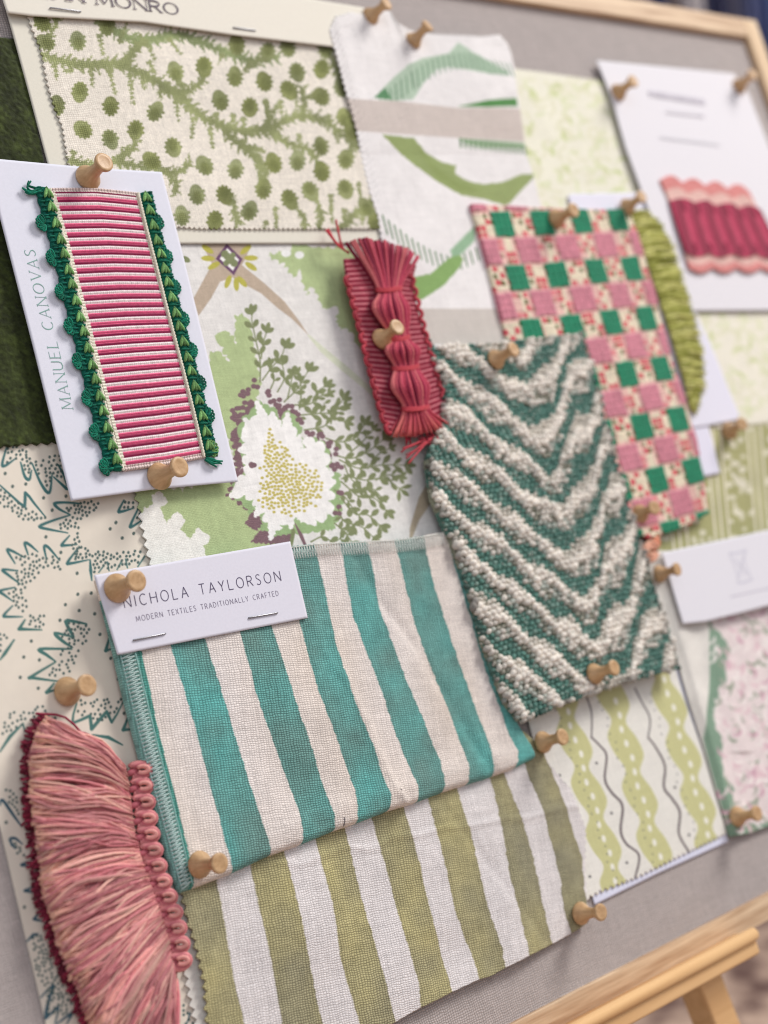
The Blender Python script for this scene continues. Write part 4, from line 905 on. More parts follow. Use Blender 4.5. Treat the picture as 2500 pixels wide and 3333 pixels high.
# ------------------------------------------------------------------ folded teal striped linen
def stripes(C, bands, col, seed, var=.10, wob=2.2, hue=None):
    n1 = vnoise(C.x, C.y, 24, seed); n2 = vnoise(C.x, C.y, 9, seed + 1); n3 = vnoise(C.x, C.y, 3, seed + 2)
    for k, (L_, R_) in enumerate(bands):
        L_, R_ = np.array(L_, float), np.array(R_, float)
        ed = lambda E, s: np.interp(C.Y, E[:, 1], E[:, 0]) + wob * vnoise(C.Y, C.Y * 0 + s * 31, 16, seed + s) + 1.4 * vnoise(C.Y, C.Y * 0 + s * 17, 5, seed + s)
        ex = lambda E: np.vstack([[E[0, 0] - (E[1, 0] - E[0, 0]) / (E[1, 1] - E[0, 1]) * 400, E[0, 1] - 400], E, [E[-1, 0] + (E[-1, 0] - E[-2, 0]) / (E[-1, 1] - E[-2, 1]) * 400, E[-1, 1] + 400]])
        l_, r_ = ed(ex(L_), 2 * k), ed(ex(R_), 2 * k + 1)
        a = np.clip(.5 + np.minimum(C.X - l_, r_ - C.X) / 3, 0, 1)[..., None]
        rim = np.exp(-np.minimum(np.abs(C.X - l_), np.abs(r_ - C.X)) / 7)[..., None]
        cc = np.array(col, float) * (1 + var * n1 + var * .6 * n2 + .04 * n3)[..., None]
        if hue is not None: cc = cc + (n1 * .6 + n2 * .4)[..., None] * np.array(hue)
        cc = cc * (1 - .07 * rim); C.c = C.c * (1 - a) + cc * a
def tb(l_, r_, f=B3): return (f(*l_), f(*r_))
TEAL = [tb([(80, 700), (185, 1050), (265, 1350), (345, 1650)], [(232, 665), (320, 950), (420, 1270), (525, 1610)]),
        tb([(385, 630), (460, 900), (560, 1180), (650, 1430), (672, 1580)], [(530, 605), (620, 900), (720, 1190), (815, 1470), (820, 1530)]),
        tb([(610, 250), (650, 560), (740, 900), (830, 1130), (905, 1340), (920, 1490)], [(738, 285), (785, 500), (822, 680), (900, 930), (1000, 1190), (1058, 1370), (1062, 1440)]),
        tb([(835, 240), (848, 290), (905, 560), (1000, 830), (1090, 1100), (1185, 1330), (1190, 1390)], [(965, 240), (1030, 550), (1110, 780), (1200, 1000), (1290, 1210), (1315, 1350)]),
        tb([(1085, 230), (1160, 520), (1230, 740), (1340, 1010), (1418, 1220), (1424, 1310)], [(1218, 230), (1270, 450), (1350, 700), (1430, 920), (1505, 1110), (1540, 1280)]),
        tb([(1335, 250), (1400, 500), (1490, 780), (1590, 1070), (1640, 1180), (1638, 1240)], [(1460, 250), (1560, 600), (1720, 1000), (1900, 1400)])]
CR = (232, 221, 212)
def p_teal(C):
    C.tone(18, .03, 11); C.tone(60, .03, 13)
    C.c += (8 * vnoise(C.x, C.y, 30, 12))[..., None] * np.array((0, -.4, -1.0))
    stripes(C, TEAL, (104, 160, 153), 40, .10, hue=(-22, -2, 0))
    # overlocked left hem
    hem = [(300, 1880), (360, 2090), (425, 2135), (468, 2290), (505, 2450), (545, 2600), (585, 2750), (612, 2905), (560, 2910)]
    L_ = np.array([(330, 1880), (390, 2060), (452, 2120), (490, 2290), (527, 2450), (567, 2600), (602, 2750), (630, 2900)]); ex = np.interp(C.Y, L_[:, 1], L_[:, 0])
    a = (C.X < ex + 11) & (C.Y > 1950); C.c[a] = (84, 150, 138)
    a = (C.X < ex - 4) & (C.Y > 1950); C.c[a] = (128, 172, 164)
    # overlocked top
    tp = np.array([(900, 1784), (1035, 1770), (1194, 1763), (1281, 1759), (1368, 1748), (1480, 1728)]); ey = np.interp(C.X, tp[:, 0], tp[:, 1])
    a = (C.Y < ey + 42) & (C.X > 900); C.c[a] = C.c[a] * .8 + np.array((232, 224, 214)) * .2
    p = B7((858, 242))[0]; C.stroke([(p[0] - 2, p[1] - 12), (p[0] + 2, p[1] + 12)], 4, (96, 90, 96)); C.dot(*B7((1100, 100))[0], 4, 2, 0, (120, 110, 110))
def r_teal(C):
    d = (1 - C.T) * C.H; R = 3.2; roll = 3.4 * np.sqrt(np.clip(1 - (1 - np.clip(d / R, 0, 1)) ** 2, 0, 1)) - 3.4
    dl = C.S * C.W; roll2 = -1.4 * np.clip(1 - dl / 9, 0, 1)
    return roll + roll2 + .9 * vnoise(C.x, C.y, 34, 14) * np.clip(C.T * 2, 0, 1) + .45 * vnoise(C.x, C.y, 12, 15) + .5 * np.exp(-((d - 7) / 4) ** 2) + .7 * np.exp(-(((C.x + C.y * .25 - 392 + 3 * vnoise(C.y, C.y * 0, 14, 2)) / 2.2) ** 2)) * C.T - .6 * np.exp(-(((C.x + C.y * .4 - 440 + 2 * vnoise(C.y, C.y * 0, 11, 5)) / 3) ** 2))
tl = thing('teal_striped_sample', 'folded teal and cream striped linen with overlocked edges and a white lettered label', 'fabric swatch')
botT = [(600, 2908), (634, 2894), (753, 2847), (876, 2789), (985, 2750), (1093, 2706), (1165, 2681), (1267, 2641), (1361, 2612), (1447, 2580), (1527, 2554), (1614, 2527), (1686, 2500), (1746, 2468)]
lefT = [(322, 1882), (356, 2010), (388, 2135), (420, 2270), (460, 2420), (500, 2570), (545, 2740), (578, 2858), (600, 2908)]
sheet('folded_linen', [(322, 1882), (700, 1820), (945, 1779), (1035, 1768), (1194, 1761), (1281, 1757), (1368, 1746), (1462, 1728)], [(1462, 1728), (1560, 2050), (1660, 2310), (1746, 2468)], botT, lefT, 7.4, M_LINEN_SLANT, p_teal, CR, .34, 2.6, r_teal, {'t': (2.2, .15)}, parent=tl)
m = MB()
lf = resample(np.array([(393, 2132), (428, 2285), (468, 2440), (508, 2590), (550, 2740), (592, 2895)]), 62); rt = resample(np.array([(440, 2122), (478, 2280), (517, 2440), (556, 2590), (594, 2740), (628, 2880)]), 62)
for i in range(61):
    q = (.2 + 1.1 * min(1, i / 10)) if 0 else 0
    for a, b_ in ((lf[i], rt[i]), (rt[i], lf[i + 1])): m.tube([at(a[0], a[1], 6.7), at((a[0] + b_[0]) / 2, (a[1] + b_[1]) / 2, 7.7), at(b_[0], b_[1], 7.6)], .2, (206, 226, 222), n=4)
m.tube([at(p[0], p[1], 6.9) for p in lf], .32, (150, 190, 186), n=5); m.tube([at(p[0], p[1], 7.8) for p in rt], .26, (150, 196, 188), n=5)
m.build('side_stitching', M_YARN, tl); m = MB()
tpl = resample(np.array([(948, 1782), (1035, 1771), (1194, 1764), (1281, 1760), (1368, 1749), (1440, 1736)]), 60)
for i in range(59):
    a = tpl[i]; b_ = tpl[i] + (14, 38); c = tpl[i + 1]; m.tube([at(a[0], a[1], 8.0), at(b_[0], b_[1], 8.3), at(c[0], c[1], 8.0)], .16, (232, 232, 226), n=4)
m.tube([at(p[0], p[1], 8.0) for p in tpl], .25, (214, 216, 208), n=5)
m.build('top_stitching', M_YARN, tl)
sheet('paper_backing', [(318, 1905), (420, 1890)], [(420, 1890), (640, 2850)], [(566, 2842), (640, 2850)], [(318, 1905), (377, 2140), (430, 2330), (480, 2530), (530, 2710), (566, 2842)], 3.6, M_CARD, None, (222, 220, 240), 1.0, .5, parent=tl)
lc = sheet('label_card', [(307, 1872), (945, 1762)], [(945, 1762), (1002, 2011)], [(384, 2131), (1002, 2011)], [(307, 1872), (384, 2131)], 8.7, M_CARD, None, (226, 224, 234), 1.0, .45, parent=tl)
E6 = Zm(300, 1800, .43400)
lettering('NICHOLA TAYLORSON', E6((246, 412))[0], E6((1418, 208))[0], (-7, -35), 8.72, .085, (92, 84, 108), lc, .78, .32)
lettering('MODERN TEXTILES TRADITIONALLY CRAFTED', E6((335, 514))[0], E6((1400, 318))[0], (-4, -17), 8.72, .1, (136, 128, 146), lc, .72, .27)
staple(*E6((308, 655), (545, 606)), 8.7, tl); staple(*E6((1172, 488), (1386, 450)), 8.7, tl)

# ------------------------------------------------------------------ olive striped linen
OB = [tb([(-60, 520), (0, 760), (60, 1000), (120, 1200)], [(288, 500), (330, 760), (360, 950), (412, 1160)], B7), tb([(440, 450), (490, 700), (540, 930), (580, 1160)], [(590, 390), (640, 600), (700, 870), (770, 1160)], B7),
      tb([(735, 340), (800, 600), (840, 850), (935, 1160)], [(868, 280), (935, 560), (1000, 800), (1085, 1120)], B7), tb([(988, 230), (1060, 480), (1120, 720), (1195, 980), (1200, 1080)], [(1122, 180), (1200, 440), (1260, 700), (1325, 930), (1345, 1010)], B7),
      tb([(1235, 140), (1310, 420), (1360, 650), (1440, 850), (1465, 950)], [(1365, 100), (1440, 330), (1500, 620), (1565, 810), (1580, 900)], B7),
      tb([(-10, 250), (60, 520), (110, 860), (160, 1040), (222, 1320)], [(72, 225), (180, 480), (250, 720), (300, 960), (372, 1250)], B6), tb([(195, 180), (300, 430), (370, 680), (415, 870), (440, 1050), (492, 1180)], [(322, 130), (420, 350), (500, 590), (552, 720), (560, 900), (592, 1060)], B6)]
def p_olive(C):
    C.tone(16, .02, 61); stripes(C, OB, (168, 161, 122), 70, .07, hue=(4, 2, -8))
def r_olive(C):
    return 1.3 * vnoise(C.x, C.y, 32, 24) + .5 * vnoise(C.x, C.y, 13, 25) + .35 * np.exp(-(((C.y + C.x * .12 - 8 + 2 * vnoise(C.x, C.x * 0, 12, 2)) / 1.6) ** 2)) - .4 * np.exp(-(((C.x + C.y * .5 - 405) / 3) ** 2))
o = sheet('olive_striped_swatch', [(575, 2770), (1700, 2380), (1765, 2440)], [(1765, 2440), (1784, 2487), (1855, 2568), (1909, 2693), (1909, 2834), (1914, 2950), (1917, 3004)],
          [(770, 3600), (1040, 3450), (1288, 3328), (1368, 3281), (1473, 3229), (1560, 3187), (1600, 3176), (1643, 3151), (1719, 3111), (1801, 3073), (1866, 3037), (1917, 3004)], [(575, 2770), (594, 2925), (606, 2990), (627, 3052), (645, 3130), (662, 3210), (675, 3333), (720, 3480), (770, 3600)],
          3.6, M_LINEN_SLANT, p_olive, (228, 222, 220), .36, .7, r_olive, {'l': (3.6, .9), 'r': (3.0, .5)})
tag(o, 'olive green and white striped linen swatch with pinked edges along the foot of the board', 'fabric swatch')

# ------------------------------------------------------------------ nubby zigzag weave
zz = thing('zigzag_weave_swatch', 'thick nubby white and sea green zigzag woven swatch', 'fabric swatch')
ztop = [(1395, 1138), (1500, 1128), (1620, 1122), (1740, 1108), (1830, 1098), (1893, 1090)]
zright = [(1893, 1090), (1932, 1230), (1975, 1400), (2020, 1560), (2075, 1750), (2130, 1930), (2175, 2060), (2205, 2172)]
zbot = [(1692, 2348), (1780, 2310), (1900, 2262), (2010, 2225), (2110, 2196), (2205, 2172)]
zleft = [(1395, 1138), (1440, 1260), (1430, 1380), (1392, 1500), (1410, 1620), (1470, 1760), (1520, 1920), (1560, 2060), (1610, 2200), (1645, 2290), (1692, 2348)]
def zphase(X, Y):
    xa = 1716 + (Y - 1266) * .266; d = X - xa
    wv = .16 * vnoise(X, Y, 75, 51) + .10 * vnoise(X, Y, 38, 52)
    a = np.sqrt(d * d + 500.0); a = a + 16 * np.sin(2 * np.pi * (a + .25 * (Y - 1266)) / 112)
    return (Y + np.where(d < 0, .74 * a, 1.05 * a)) / (108 + (Y - 1266) * .012) + wv * .6
def zcol(ph, r):
    k = ph % 1
    if k < .22: return (244, 236, 224), 1.15, 1.3
    if k < .48: return ((224, 217, 206), .85, 1.05) if r < .5 else (((188, 194, 184), .5, .95) if r < .8 else ((160, 158, 144), .4, .9))
    if k < .84: return ((102, 144, 132), .15, .9) if r < .75 else ((132, 164, 152), .3, .9)
    return ((224, 217, 204), .7, .95)
def p_zz(C):
    k = zphase(C.X, C.Y) % 1; w = (k < .4) | (k > .88); C.c[w] = (150, 152, 132)
zs = sheet('ground_weave', ztop, zright, zbot, zleft, 9.2, M_COTTON, p_zz, (96, 132, 120), .8, 3.0, None, {'l': (2.2, .5), 'b': (2.6, .7)}, parent=zz)
m = MB(); r = np.random.default_rng(5)
T_, B_, L_, R_ = [ats(smooth(e, 60), 9.4)[:, :2] for e in (ztop, zbot, zleft, zright)]
nU, nV = 38, 78
T_, B_ = resample(T_, nU), resample(B_, nU); L_, R_ = resample(L_, nV), resample(R_, nV)
for j in range(nV):
    v_ = j / (nV - 1)
    for i in range(nU):
        u = (i + .5 * (j % 2)) / (nU - .5); 
        iu = min(nU - 1, int(u * nU)); fT = T_[0] + 0; tT = np.array([np.interp(u, np.linspace(0, 1, nU), T_[:, q]) for q in (0, 1)]); tB = np.array([np.interp(u, np.linspace(0, 1, nU), B_[:, q]) for q in (0, 1)])
        P = (1 - v_) * tT + v_ * tB + (1 - u) * L_[j] + u * R_[j] - ((1 - u) * (1 - v_) * T_[0] + u * (1 - v_) * T_[-1] + (1 - u) * v_ * B_[0] + u * v_ * B_[-1])
        X_, Y_ = proj(P[0], P[1], 9.4); c, zh, sc = zcol(zphase(X_ + r.normal() * 1.2, Y_ + r.normal() * 1.2), r.random())
        a = r.normal() * .5 + .25; s = (1.05 + .3 * r.random()) * sc; L1, L2 = 1.45 * s, 1.02 * s
        ax = np.array([math.cos(a), math.sin(a), .1]) * L1 * .95; ay = np.array([-math.sin(a), math.cos(a), 0]) * L2; az = np.array([0, 0, 1.0]) * (1.0 * s)
        if i == 0 or i == nU - 1 or j == nV - 1: c = tuple(np.array(c) * r.uniform(.6, 1))
        m.blob((P[0] + r.normal() * .2, P[1] + r.normal() * .2, 9.3 + zh * 1.1 + r.random() * .3), ax, ay, az, np.array(c) * r.uniform(.9, 1.04), 7, 5)
m.build('yarn_bobbles', M_YARN, zz); m = MB()
for q in range(1500):
    u, v_ = r.random(), r.random(); i, j = int(u * (nU - 1)), int(v_ * (nV - 1)); P = (1 - u) * L_[j] + u * R_[j]; b_ = np.array([P[0], P[1], 10.6 + r.random() * .9]); w = r.uniform(0, 6.28)
    m.tube([b_, b_ + (math.cos(w) * 1.0, math.sin(w) * 1.0, .5), b_ + (math.cos(w + .6) * 2.0, math.sin(w + .6) * 2.0, .1)], .09, [(226, 220, 210), (128, 160, 148)][q % 2], n=3, caps=False)
m.build('stray_fibres', M_YARN, zz)
m = MB()
for P, n_ in ((zleft, 110), (zbot, 60), (ztop, 36)):
    Q = resample(smooth(P, 80), n_)
    for q in Q:
        a = r.uniform(0, 6.28); b_ = at(q[0], q[1], 8.0 + r.random() * 1.4); e_ = b_ + np.array([math.cos(a) * 1.4, math.sin(a) * 1.4, r.normal() * .6])
        m.tube([b_, (b_ + e_) / 2 + (0, 0, .4), e_], [.4, .34, .2], np.array([(200, 194, 180), (92, 128, 116), (150, 140, 128), (226, 220, 208)][r.integers(0, 4)]), n=4)
m.build('frayed_edge', M_YARN, zz)

# ------------------------------------------------------------------ red gathered cord trim
rt_ = thing('gathered_cord_trim', 'short red gathered cord trim with scalloped edges and a fanned top', 'trim')
def p_red(C):
    k = (C.T * 34) % 1; C.c[:] = (142, 46, 64)
    C.c[(k < .32)] = (196, 116, 124); C.tone(2, .08, 3); C.dz += .3 * np.sin(np.pi * k)
sheet('ribbed_ribbon', A5((962, 262), (1180, 250), (1392, 300)), A5((1392, 300), (1365, 400), (1395, 560), (1440, 720), (1490, 880), (1535, 1050), (1590, 1230)), A5((1225, 1290), (1400, 1330), (1590, 1230)),
      A5((962, 262), (985, 430), (1040, 620), (1090, 820), (1140, 1000), (1180, 1170), (1225, 1290)), 9.4, M_YARN, p_red, (170, 62, 74), .4, 1.4, None, parent=rt_)
m = MB(); r = np.random.default_rng(6)
for side, P, n_ in ((0, [(985, 400), (1040, 600), (1095, 830), (1140, 1000), (1185, 1170), (1225, 1280)], 14), (1, [(1360, 390), (1395, 540), (1440, 720), (1490, 880), (1535, 1050), (1570, 1180)], 13)):
    Q = resample(smooth(A5(*P), 60), n_)
    for k, q in enumerate(Q):
        for l in range(2):
            s = -1 if side == 0 else 1; c = at(q[0] - s * 3, q[1], 9.3 + l * .5)
            pts = [c + np.array([s * (2.6 - l * .6) * math.cos(t), (2.5 - l * .4) * math.sin(t), .2 * math.cos(3 * t)]) for t in np.linspace(-1.7, 1.7, 9)]
            m.tube(pts, .75, np.array((178, 66, 78)) * r.uniform(.85, 1.1), n=6)
m.build('scalloped_edge', M_YARN, rt_)
m = MB()
CL = [(1190, 235), (1225, 440), (1235, 560), (1290, 735), (1305, 810), (1325, 912), (1350, 1030), (1385, 1160), (1410, 1280)]
WD = [222, 74, 116, 56, 108, 74, 120, 80, 178]; HT = [3.0, 3.2, 6.2, 3.6, 6.2, 3.4, 6.4, 3.4, 2.0]
nb = 19
for i in range(nb):
    for layer in (0, 1):
        u = (i + .5 * layer + r.normal() * .3) / nb * 2 - 1; hj = r.normal() * .35
        if abs(u) > 1: continue
        CP = []
        for (c, w, h_) in zip(CL, WD, HT):
            prof_ = math.sqrt(max(0, 1 - u * u)); px_ = c[0] + u * w; py_ = c[1]
            if c is CL[0]: py_ = 235 - 75 * math.sqrt(max(0, 1 - (u * .95) ** 2)) + 45 * u + r.normal() * 5
            if c is CL[-1]: py_ = 1275 + 40 * prof_ - 30 * u + r.normal() * 6
            q = A5((px_, py_))[0]; CP.append(at(q[0], q[1], 9.8 + h_ * (.3 + .7 * prof_) - layer * .9 + hj * (h_ > 5)))
        P = smooth(CP, 44); col = np.array([(186, 72, 92), (142, 42, 68), (210, 112, 114), (170, 58, 84), (198, 86, 100)][r.integers(0, 5)], float) * r.uniform(.9, 1.08)
        cc = np.tile(col, (9, 1)); cc[0] *= .92; cc[-1] = cc[-1] * .5 + np.array((222, 112, 96)) * .5
        m.tube(P, [.82, .62, .84, .55, .84, .6, .84, .62, .6], cc, n=6)
m.build('gathered_yarns', M_YARN, rt_)
m = MB()
for (c, w) in (((1225, 440), 80), ((1325, 912), 82), ((1385, 1155), 84), ((1290, 735), 62)):
    for l in range(3):
        pts = []
        for t in np.linspace(-1, 1, 12):
            q = A5((c[0] + t * w, c[1] + l * 8 - 6 - 10 * t * .6 + 8 * (1 - t * t)))[0]; pts.append(at(q[0], q[1], 10.0 + 4.2 * math.sqrt(max(0, 1 - t * t * .98))))
        m.tube(pts, .55, (190, 70, 80), n=6)
m.build('tie_thread', M_YARN, rt_)
m = MB()
for P in ([(848, 88), (880, 130), (930, 190), (990, 225)], [(862, 84), (900, 150), (950, 200)], [(910, 30), (925, 110), (945, 190), (985, 230)], [(920, 70), (935, 150), (960, 215)],
          [(1450, 1330), (1400, 1370), (1330, 1400), (1300, 1425)], [(1480, 1330), (1400, 1400), (1330, 1460)], [(1500, 1320), (1430, 1390), (1345, 1490)], [(1460, 1340), (1390, 1370), (1310, 1400)], [(1520, 1310), (1440, 1380), (1330, 1440)]):
    q = smooth(A5(*P), 20); m.tube([at(a[0], a[1], 8.5 + 1.6 * math.sin(i / len(q) * 3)) for i, a in enumerate(q)], [.5, .45, .4], np.array((196, 72, 82)) * r.uniform(.85, 1.1), n=5)
for i in range(26):  # ragged cut yarns under the foot of the trim
    q = A5((1300 + r.random() * 260, 1290 + r.random() * 60))[0]; a = at(q[0], q[1], 9 + r.random()); a2 = a + np.array([r.normal() * 1.2 - .6, -2.6 - r.random() * 1.8, -.8]); m.tube([a, (a + a2) / 2 + (0, 0, .6), a2], [.5, .5, .35], np.array((150, 42, 58)) * r.uniform(.8, 1.2), n=5)
m.build('loose_thread', M_YARN, rt_)

# ------------------------------------------------------------------ pink ribbon card with green picot edging
cc_ = thing('striped_ribbon_card', 'white sample card with a pink striped ribbon edged in green picot loops', 'sample card')
cd = sheet('card', [(-40, 513), (0, 518), (300, 546), (527, 560)], [(527, 560), (600, 845), (690, 1215), (775, 1567)], [(233, 1629), (500, 1592), (775, 1567)], [(-40, 513), (0, 700), (110, 1130), (233, 1629)], 6.4, M_CARD, None, (226, 226, 236), 1.0, .5, parent=cc_)
lettering('MANUEL CANOVAS', (238, 1330), (113, 814), (-35, 1), 6.45, .085, (132, 170, 160), cd, 1.0, .3, True)
NS = 31
def p_rib(C):
    v_ = (C.T * NS) % 1; u = C.S * C.W; n = vnoise(C.x, C.y, .5, 3)
    pk = v_ < .66
    a = np.clip(.5 + (.66 - v_) * 14, 0, 1) * np.clip(v_ * 14, 0, 1)
    top_ = np.where((v_ < .36)[..., None], np.array((226, 92, 132.)), np.array((136, 12, 66.)))
    wht = np.array((244, 232, 228.)) * (1 - .10 * (np.sin(u * 2 * np.pi / .95) > .25))[..., None] * 1.0
    C.c = top_ * a[..., None] + wht * (1 - a[..., None]); C.c *= (1 + .05 * n + .05 * np.sin((u + C.T * C.H * .8) * 2 * np.pi / .8) * pk)[..., None]
    C.dz = .55 * np.abs(np.sin(np.pi * v_ / .33)) * pk + .5 * np.abs(np.sin(np.pi * (v_ - .66) / .34)) * (~pk)
    e = np.minimum(C.S, 1 - C.S) * C.W; s = e < 1.3; C.c[s] = np.array((232, 226, 208)) * (1 + .08 * np.sin(C.T * C.H * 2 * np.pi / 1.1))[s][:, None]
    e2 = np.minimum(C.T, 1 - C.T) * C.H; s = (e2 < 2.0); C.c[s] = np.array((230, 208, 202)) * (1 - .22 * (np.sin(u * 2 * np.pi / 1.3 + vnoise(u, u * 0, 2, 3) * 3) > .4))[s][:, None]
rb = sheet('ribbon', A4((300, 205), (560, 208), (825, 232)), A4((825, 232), (930, 660), (1080, 1220), (1228, 1825)), A4((742, 1905), (1000, 1870), (1228, 1825)), A4((300, 205), (400, 560), (560, 1180), (742, 1905)), 7.6, M_SILK, p_rib, (230, 210, 205), .26, 1.2, lambda C: .5 * np.sin(np.pi * C.S), parent=cc_)
EDL = [(300, 210), (345, 370), (400, 570), (455, 790), (510, 1010), (565, 1230), (625, 1480), (680, 1700), (740, 1900)]
EDR = [(828, 235), (880, 450), (940, 680), (1000, 920), (1055, 1130), (1110, 1340), (1165, 1560), (1225, 1820)]
m = MB()
for E, s in ((EDL, 0), (EDR, 0)):
    Q = ats(smooth(A4(*E), 200), 8.4)
    for k in (-1, 1):
        tt = np.linspace(0, 1, 400); R_ = resample(Q, 400); R_[:, 0] += k * .32 * np.cos(tt * 2 * math.pi * 42); R_[:, 2] += k * .25 * np.sin(tt * 2 * math.pi * 42); m.tube(R_, .42, (232, 226, 206), n=6)
m.build('edge_cord', M_YARN, rb)
DG, LGc, DG2 = np.array((22, 104, 82.)), np.array((124, 172, 104.)), np.array((14, 88, 74.))
r = np.random.default_rng(9)
def edging(E, sgn, npic, pic):
    m = MB(); Q = resample(ats(smooth(A4(*E), 200), 7.4), 120); n_ = 18
    off = lambda i, d, z: Q[i] + np.array([sgn * d, 0, z])
    # dark ground cord strips
    m.tube([off(i, 2.6 + .25 * math.sin(i * .9), 0.2) for i in range(120)], 1.9, DG, n=8, flat=.55); m.tube([off(i, 5.4 + .3 * math.sin(i * 1.3), 0) for i in range(120)], 1.3, DG2, n=8, flat=.6)
    for k in range(n_):                      # pale chain stitches
        i = int((k + .5) / n_ * 119); c = off(i, 2.5, 1.3)
        for w in (-1, 0, 1):
            a = math.radians(90 + w * 26); ax = np.array([math.cos(a), math.sin(a), 0]) * 2.5; ay = np.array([-math.sin(a), math.cos(a), 0]) * .72; cc = LGc * r.uniform(.85, 1.15) * (1 if w else .8)
            m.blob(c + np.array([w * .85, .6 - abs(w) * .2, .35]), ax, ay, (0, 0, .75), cc, 8, 5)
        c2 = off(min(119, i + 3), 2.5, 1.1); m.blob(c2, (2.2, 0, 0), (0, .55, 0), (0, 0, .8), DG, 8, 5)
    for k in range(64):                      # ladder of dark bars outside
        i = int((k + .5) / 64 * 119); m.blob(off(i, 5.2, .7), (1.5, .1, 0), (0, .52, 0), (0, 0, .7), (DG if k % 2 else DG2) * r.uniform(.9, 1.25), 7, 5)
    m.build('braid', M_YARN, par)
    m = MB()
    for (x_, y_) in pic:
        q = A4((x_, y_))[0]; c = at(q[0], q[1], 7.6); lg = (x_, y_) == (1285, 1770)
        c = c - np.array([sgn * .5, 0, 0])
        for l in range(7):                   # each picot a fan of thread loops
            a = math.radians(-75 + 150 * l / 6); dr_ = np.array([sgn * math.cos(a), math.sin(a), 0]); Lp = 2.6 + .3 * r.random(); pr = np.array([-dr_[1], dr_[0], 0])
            pts = [c - np.array([sgn * 1.6, 0, 0]) + dr_ * Lp * (1 - math.cos(t)) * .62 + pr * .75 * math.sin(t) + np.array([0, 0, .5 * math.sin(t / 2) + .08 * l]) for t in np.linspace(0, 2 * math.pi, 12)]
            m.tube(pts, .42, (DG if not lg else LGc * .9) * r.uniform(.8, 1.3), n=5)
        m.blob(c - np.array([sgn * 1.2, 0, .1]), (1.2, 0, 0), (0, 1.2, 0), (0, 0, .6), DG2, 8, 5)
    m.build('picot_loops', M_YARN, par)
par = cc_
edging(EDL, -1, 8, [(232, 420), (290, 630), (345, 835), (398, 1040), (450, 1252), (505, 1470), (552, 1675), (610, 1885)])
edging(EDR, 1, 8, [(958, 415), (1012, 620), (1062, 805), (1112, 995), (1162, 1182), (1212, 1378), (1262, 1570), (1285, 1770)])
for PS in (0, 1):
  m = MB()
  for P in ([(230, 230), (190, 240), (160, 225), (140, 210)], [(240, 215), (190, 225), (165, 200), (185, 165)], [(270, 215), (200, 235), (150, 215), (135, 205)], [(250, 210), (210, 205), (170, 190), (172, 165)], [(275, 225), (220, 215), (180, 240), (150, 230)],
          [(1235, 1830), (1270, 1840), (1310, 1845), (1335, 1845)], [(1230, 1835), (1265, 1860), (1300, 1880)], [(1235, 1828), (1280, 1835), (1330, 1862)], [(1240, 1835), (1275, 1855), (1320, 1858)]):
    if (P[0][0] > 1000) != bool(PS): continue
    q = smooth(A4(*P), 20); m.tube([at(a[0], a[1], 7.4 + .8 * math.sin(i / len(q) * 3)) for i, a in enumerate(q)], [.6, .5, .35], DG * r.uniform(.8, 1.3), n=5)
  m.build('thread_ends', M_YARN, cc_)

# ------------------------------------------------------------------ pink tassel fringe
tf = thing('tassel_fringe', 'rose pink tassel fringe fanned out from a looped braid at the lower left', 'fringe')
r = np.random.default_rng(15)
ROOT = smooth(B2((740, 360), (760, 450), (772, 540), (785, 640), (800, 760), (835, 880), (875, 1000), (915, 1110), (955, 1220), (990, 1330), (1020, 1430), (1040, 1530), (1050, 1640)), 120); ROOT = resample(ROOT, 200)
ENDS = smooth(B2((225, 45), (170, 110), (138, 210), (125, 330), (128, 470), (140, 620), (160, 780), (182, 920), (200, 1080), (225, 1200), (270, 1340), (310, 1480), (365, 1620), (440, 1780), (520, 1960), (650, 2120), (830, 2220), (1010, 2260)), 160); ENDS = resample(ENDS, 200)
m = MB(); md = MB()
CLK = [(q, r.normal() * .03, r.normal() * 10, r.normal() * 12, r.random(), r.uniform(.86, 1.1)) for q in np.linspace(0, 1, 120)]
for i in range(2800):
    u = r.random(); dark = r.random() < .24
    ck = CLK[min(119, int(u * 120))]
    e = np.clip(u + (ck[1] + r.normal() * .018 if not dark else r.normal() * .03), 0, 1); j = int(u * 199); k = int(e * 199)
    a = ROOT[j] + r.normal(size=2) * 3; ev = (a - ENDS[k]); ev = ev / np.linalg.norm(ev)
    inn = (30 + abs(r.normal()) * 16) if not dark else r.uniform(-4, 22)
    b_ = ENDS[k] + ev * inn + r.normal(size=2) * 5
    mid1 = a + (b_ - a) * .3 + (ck[2] * .5 + r.normal() * 6, ck[3] * .6 + r.normal() * 9 - 30 * (1 - u)); mid2 = a + (b_ - a) * .68 + (ck[2] + r.normal() * 8, ck[3] + r.normal() * 12 - 20 * (1 - u))
    lift = .55 * ck[4] + .45 * r.random(); z = [3.5 + 1.5 * lift, 5.2 + 6 * lift, 5 + 7 * lift, 3.4 + 6.5 * lift]
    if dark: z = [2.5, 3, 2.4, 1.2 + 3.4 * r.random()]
    P = smooth([at(q[0], q[1], zz_) for q, zz_ in zip((a, mid1, mid2, b_), z)], 9)
    base = np.array([(218, 146, 146), (206, 130, 134), (230, 168, 160), (236, 184, 168), (196, 116, 122), (224, 154, 148)][r.integers(0, 6)], float) * r.uniform(.92, 1.05) * ck[5]
    tipc = np.array((244, 190, 164.)) if r.random() < .5 else base
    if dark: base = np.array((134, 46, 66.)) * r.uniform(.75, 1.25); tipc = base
    (md if dark else m).tube(P, [.46, .42, .4, .46], np.array([base * .95, base, base, tipc]), n=5)
m.build('strands', M_SILK, tf); md.build('under_strands', M_YARN, tf)
m = MB(); LOOP = resample(smooth(B2((835, 385), (850, 545), (865, 660), (885, 800), (915, 935), (955, 1065), (1000, 1190), (1035, 1310), (1058, 1420), (1072, 1530)), 80), 13)
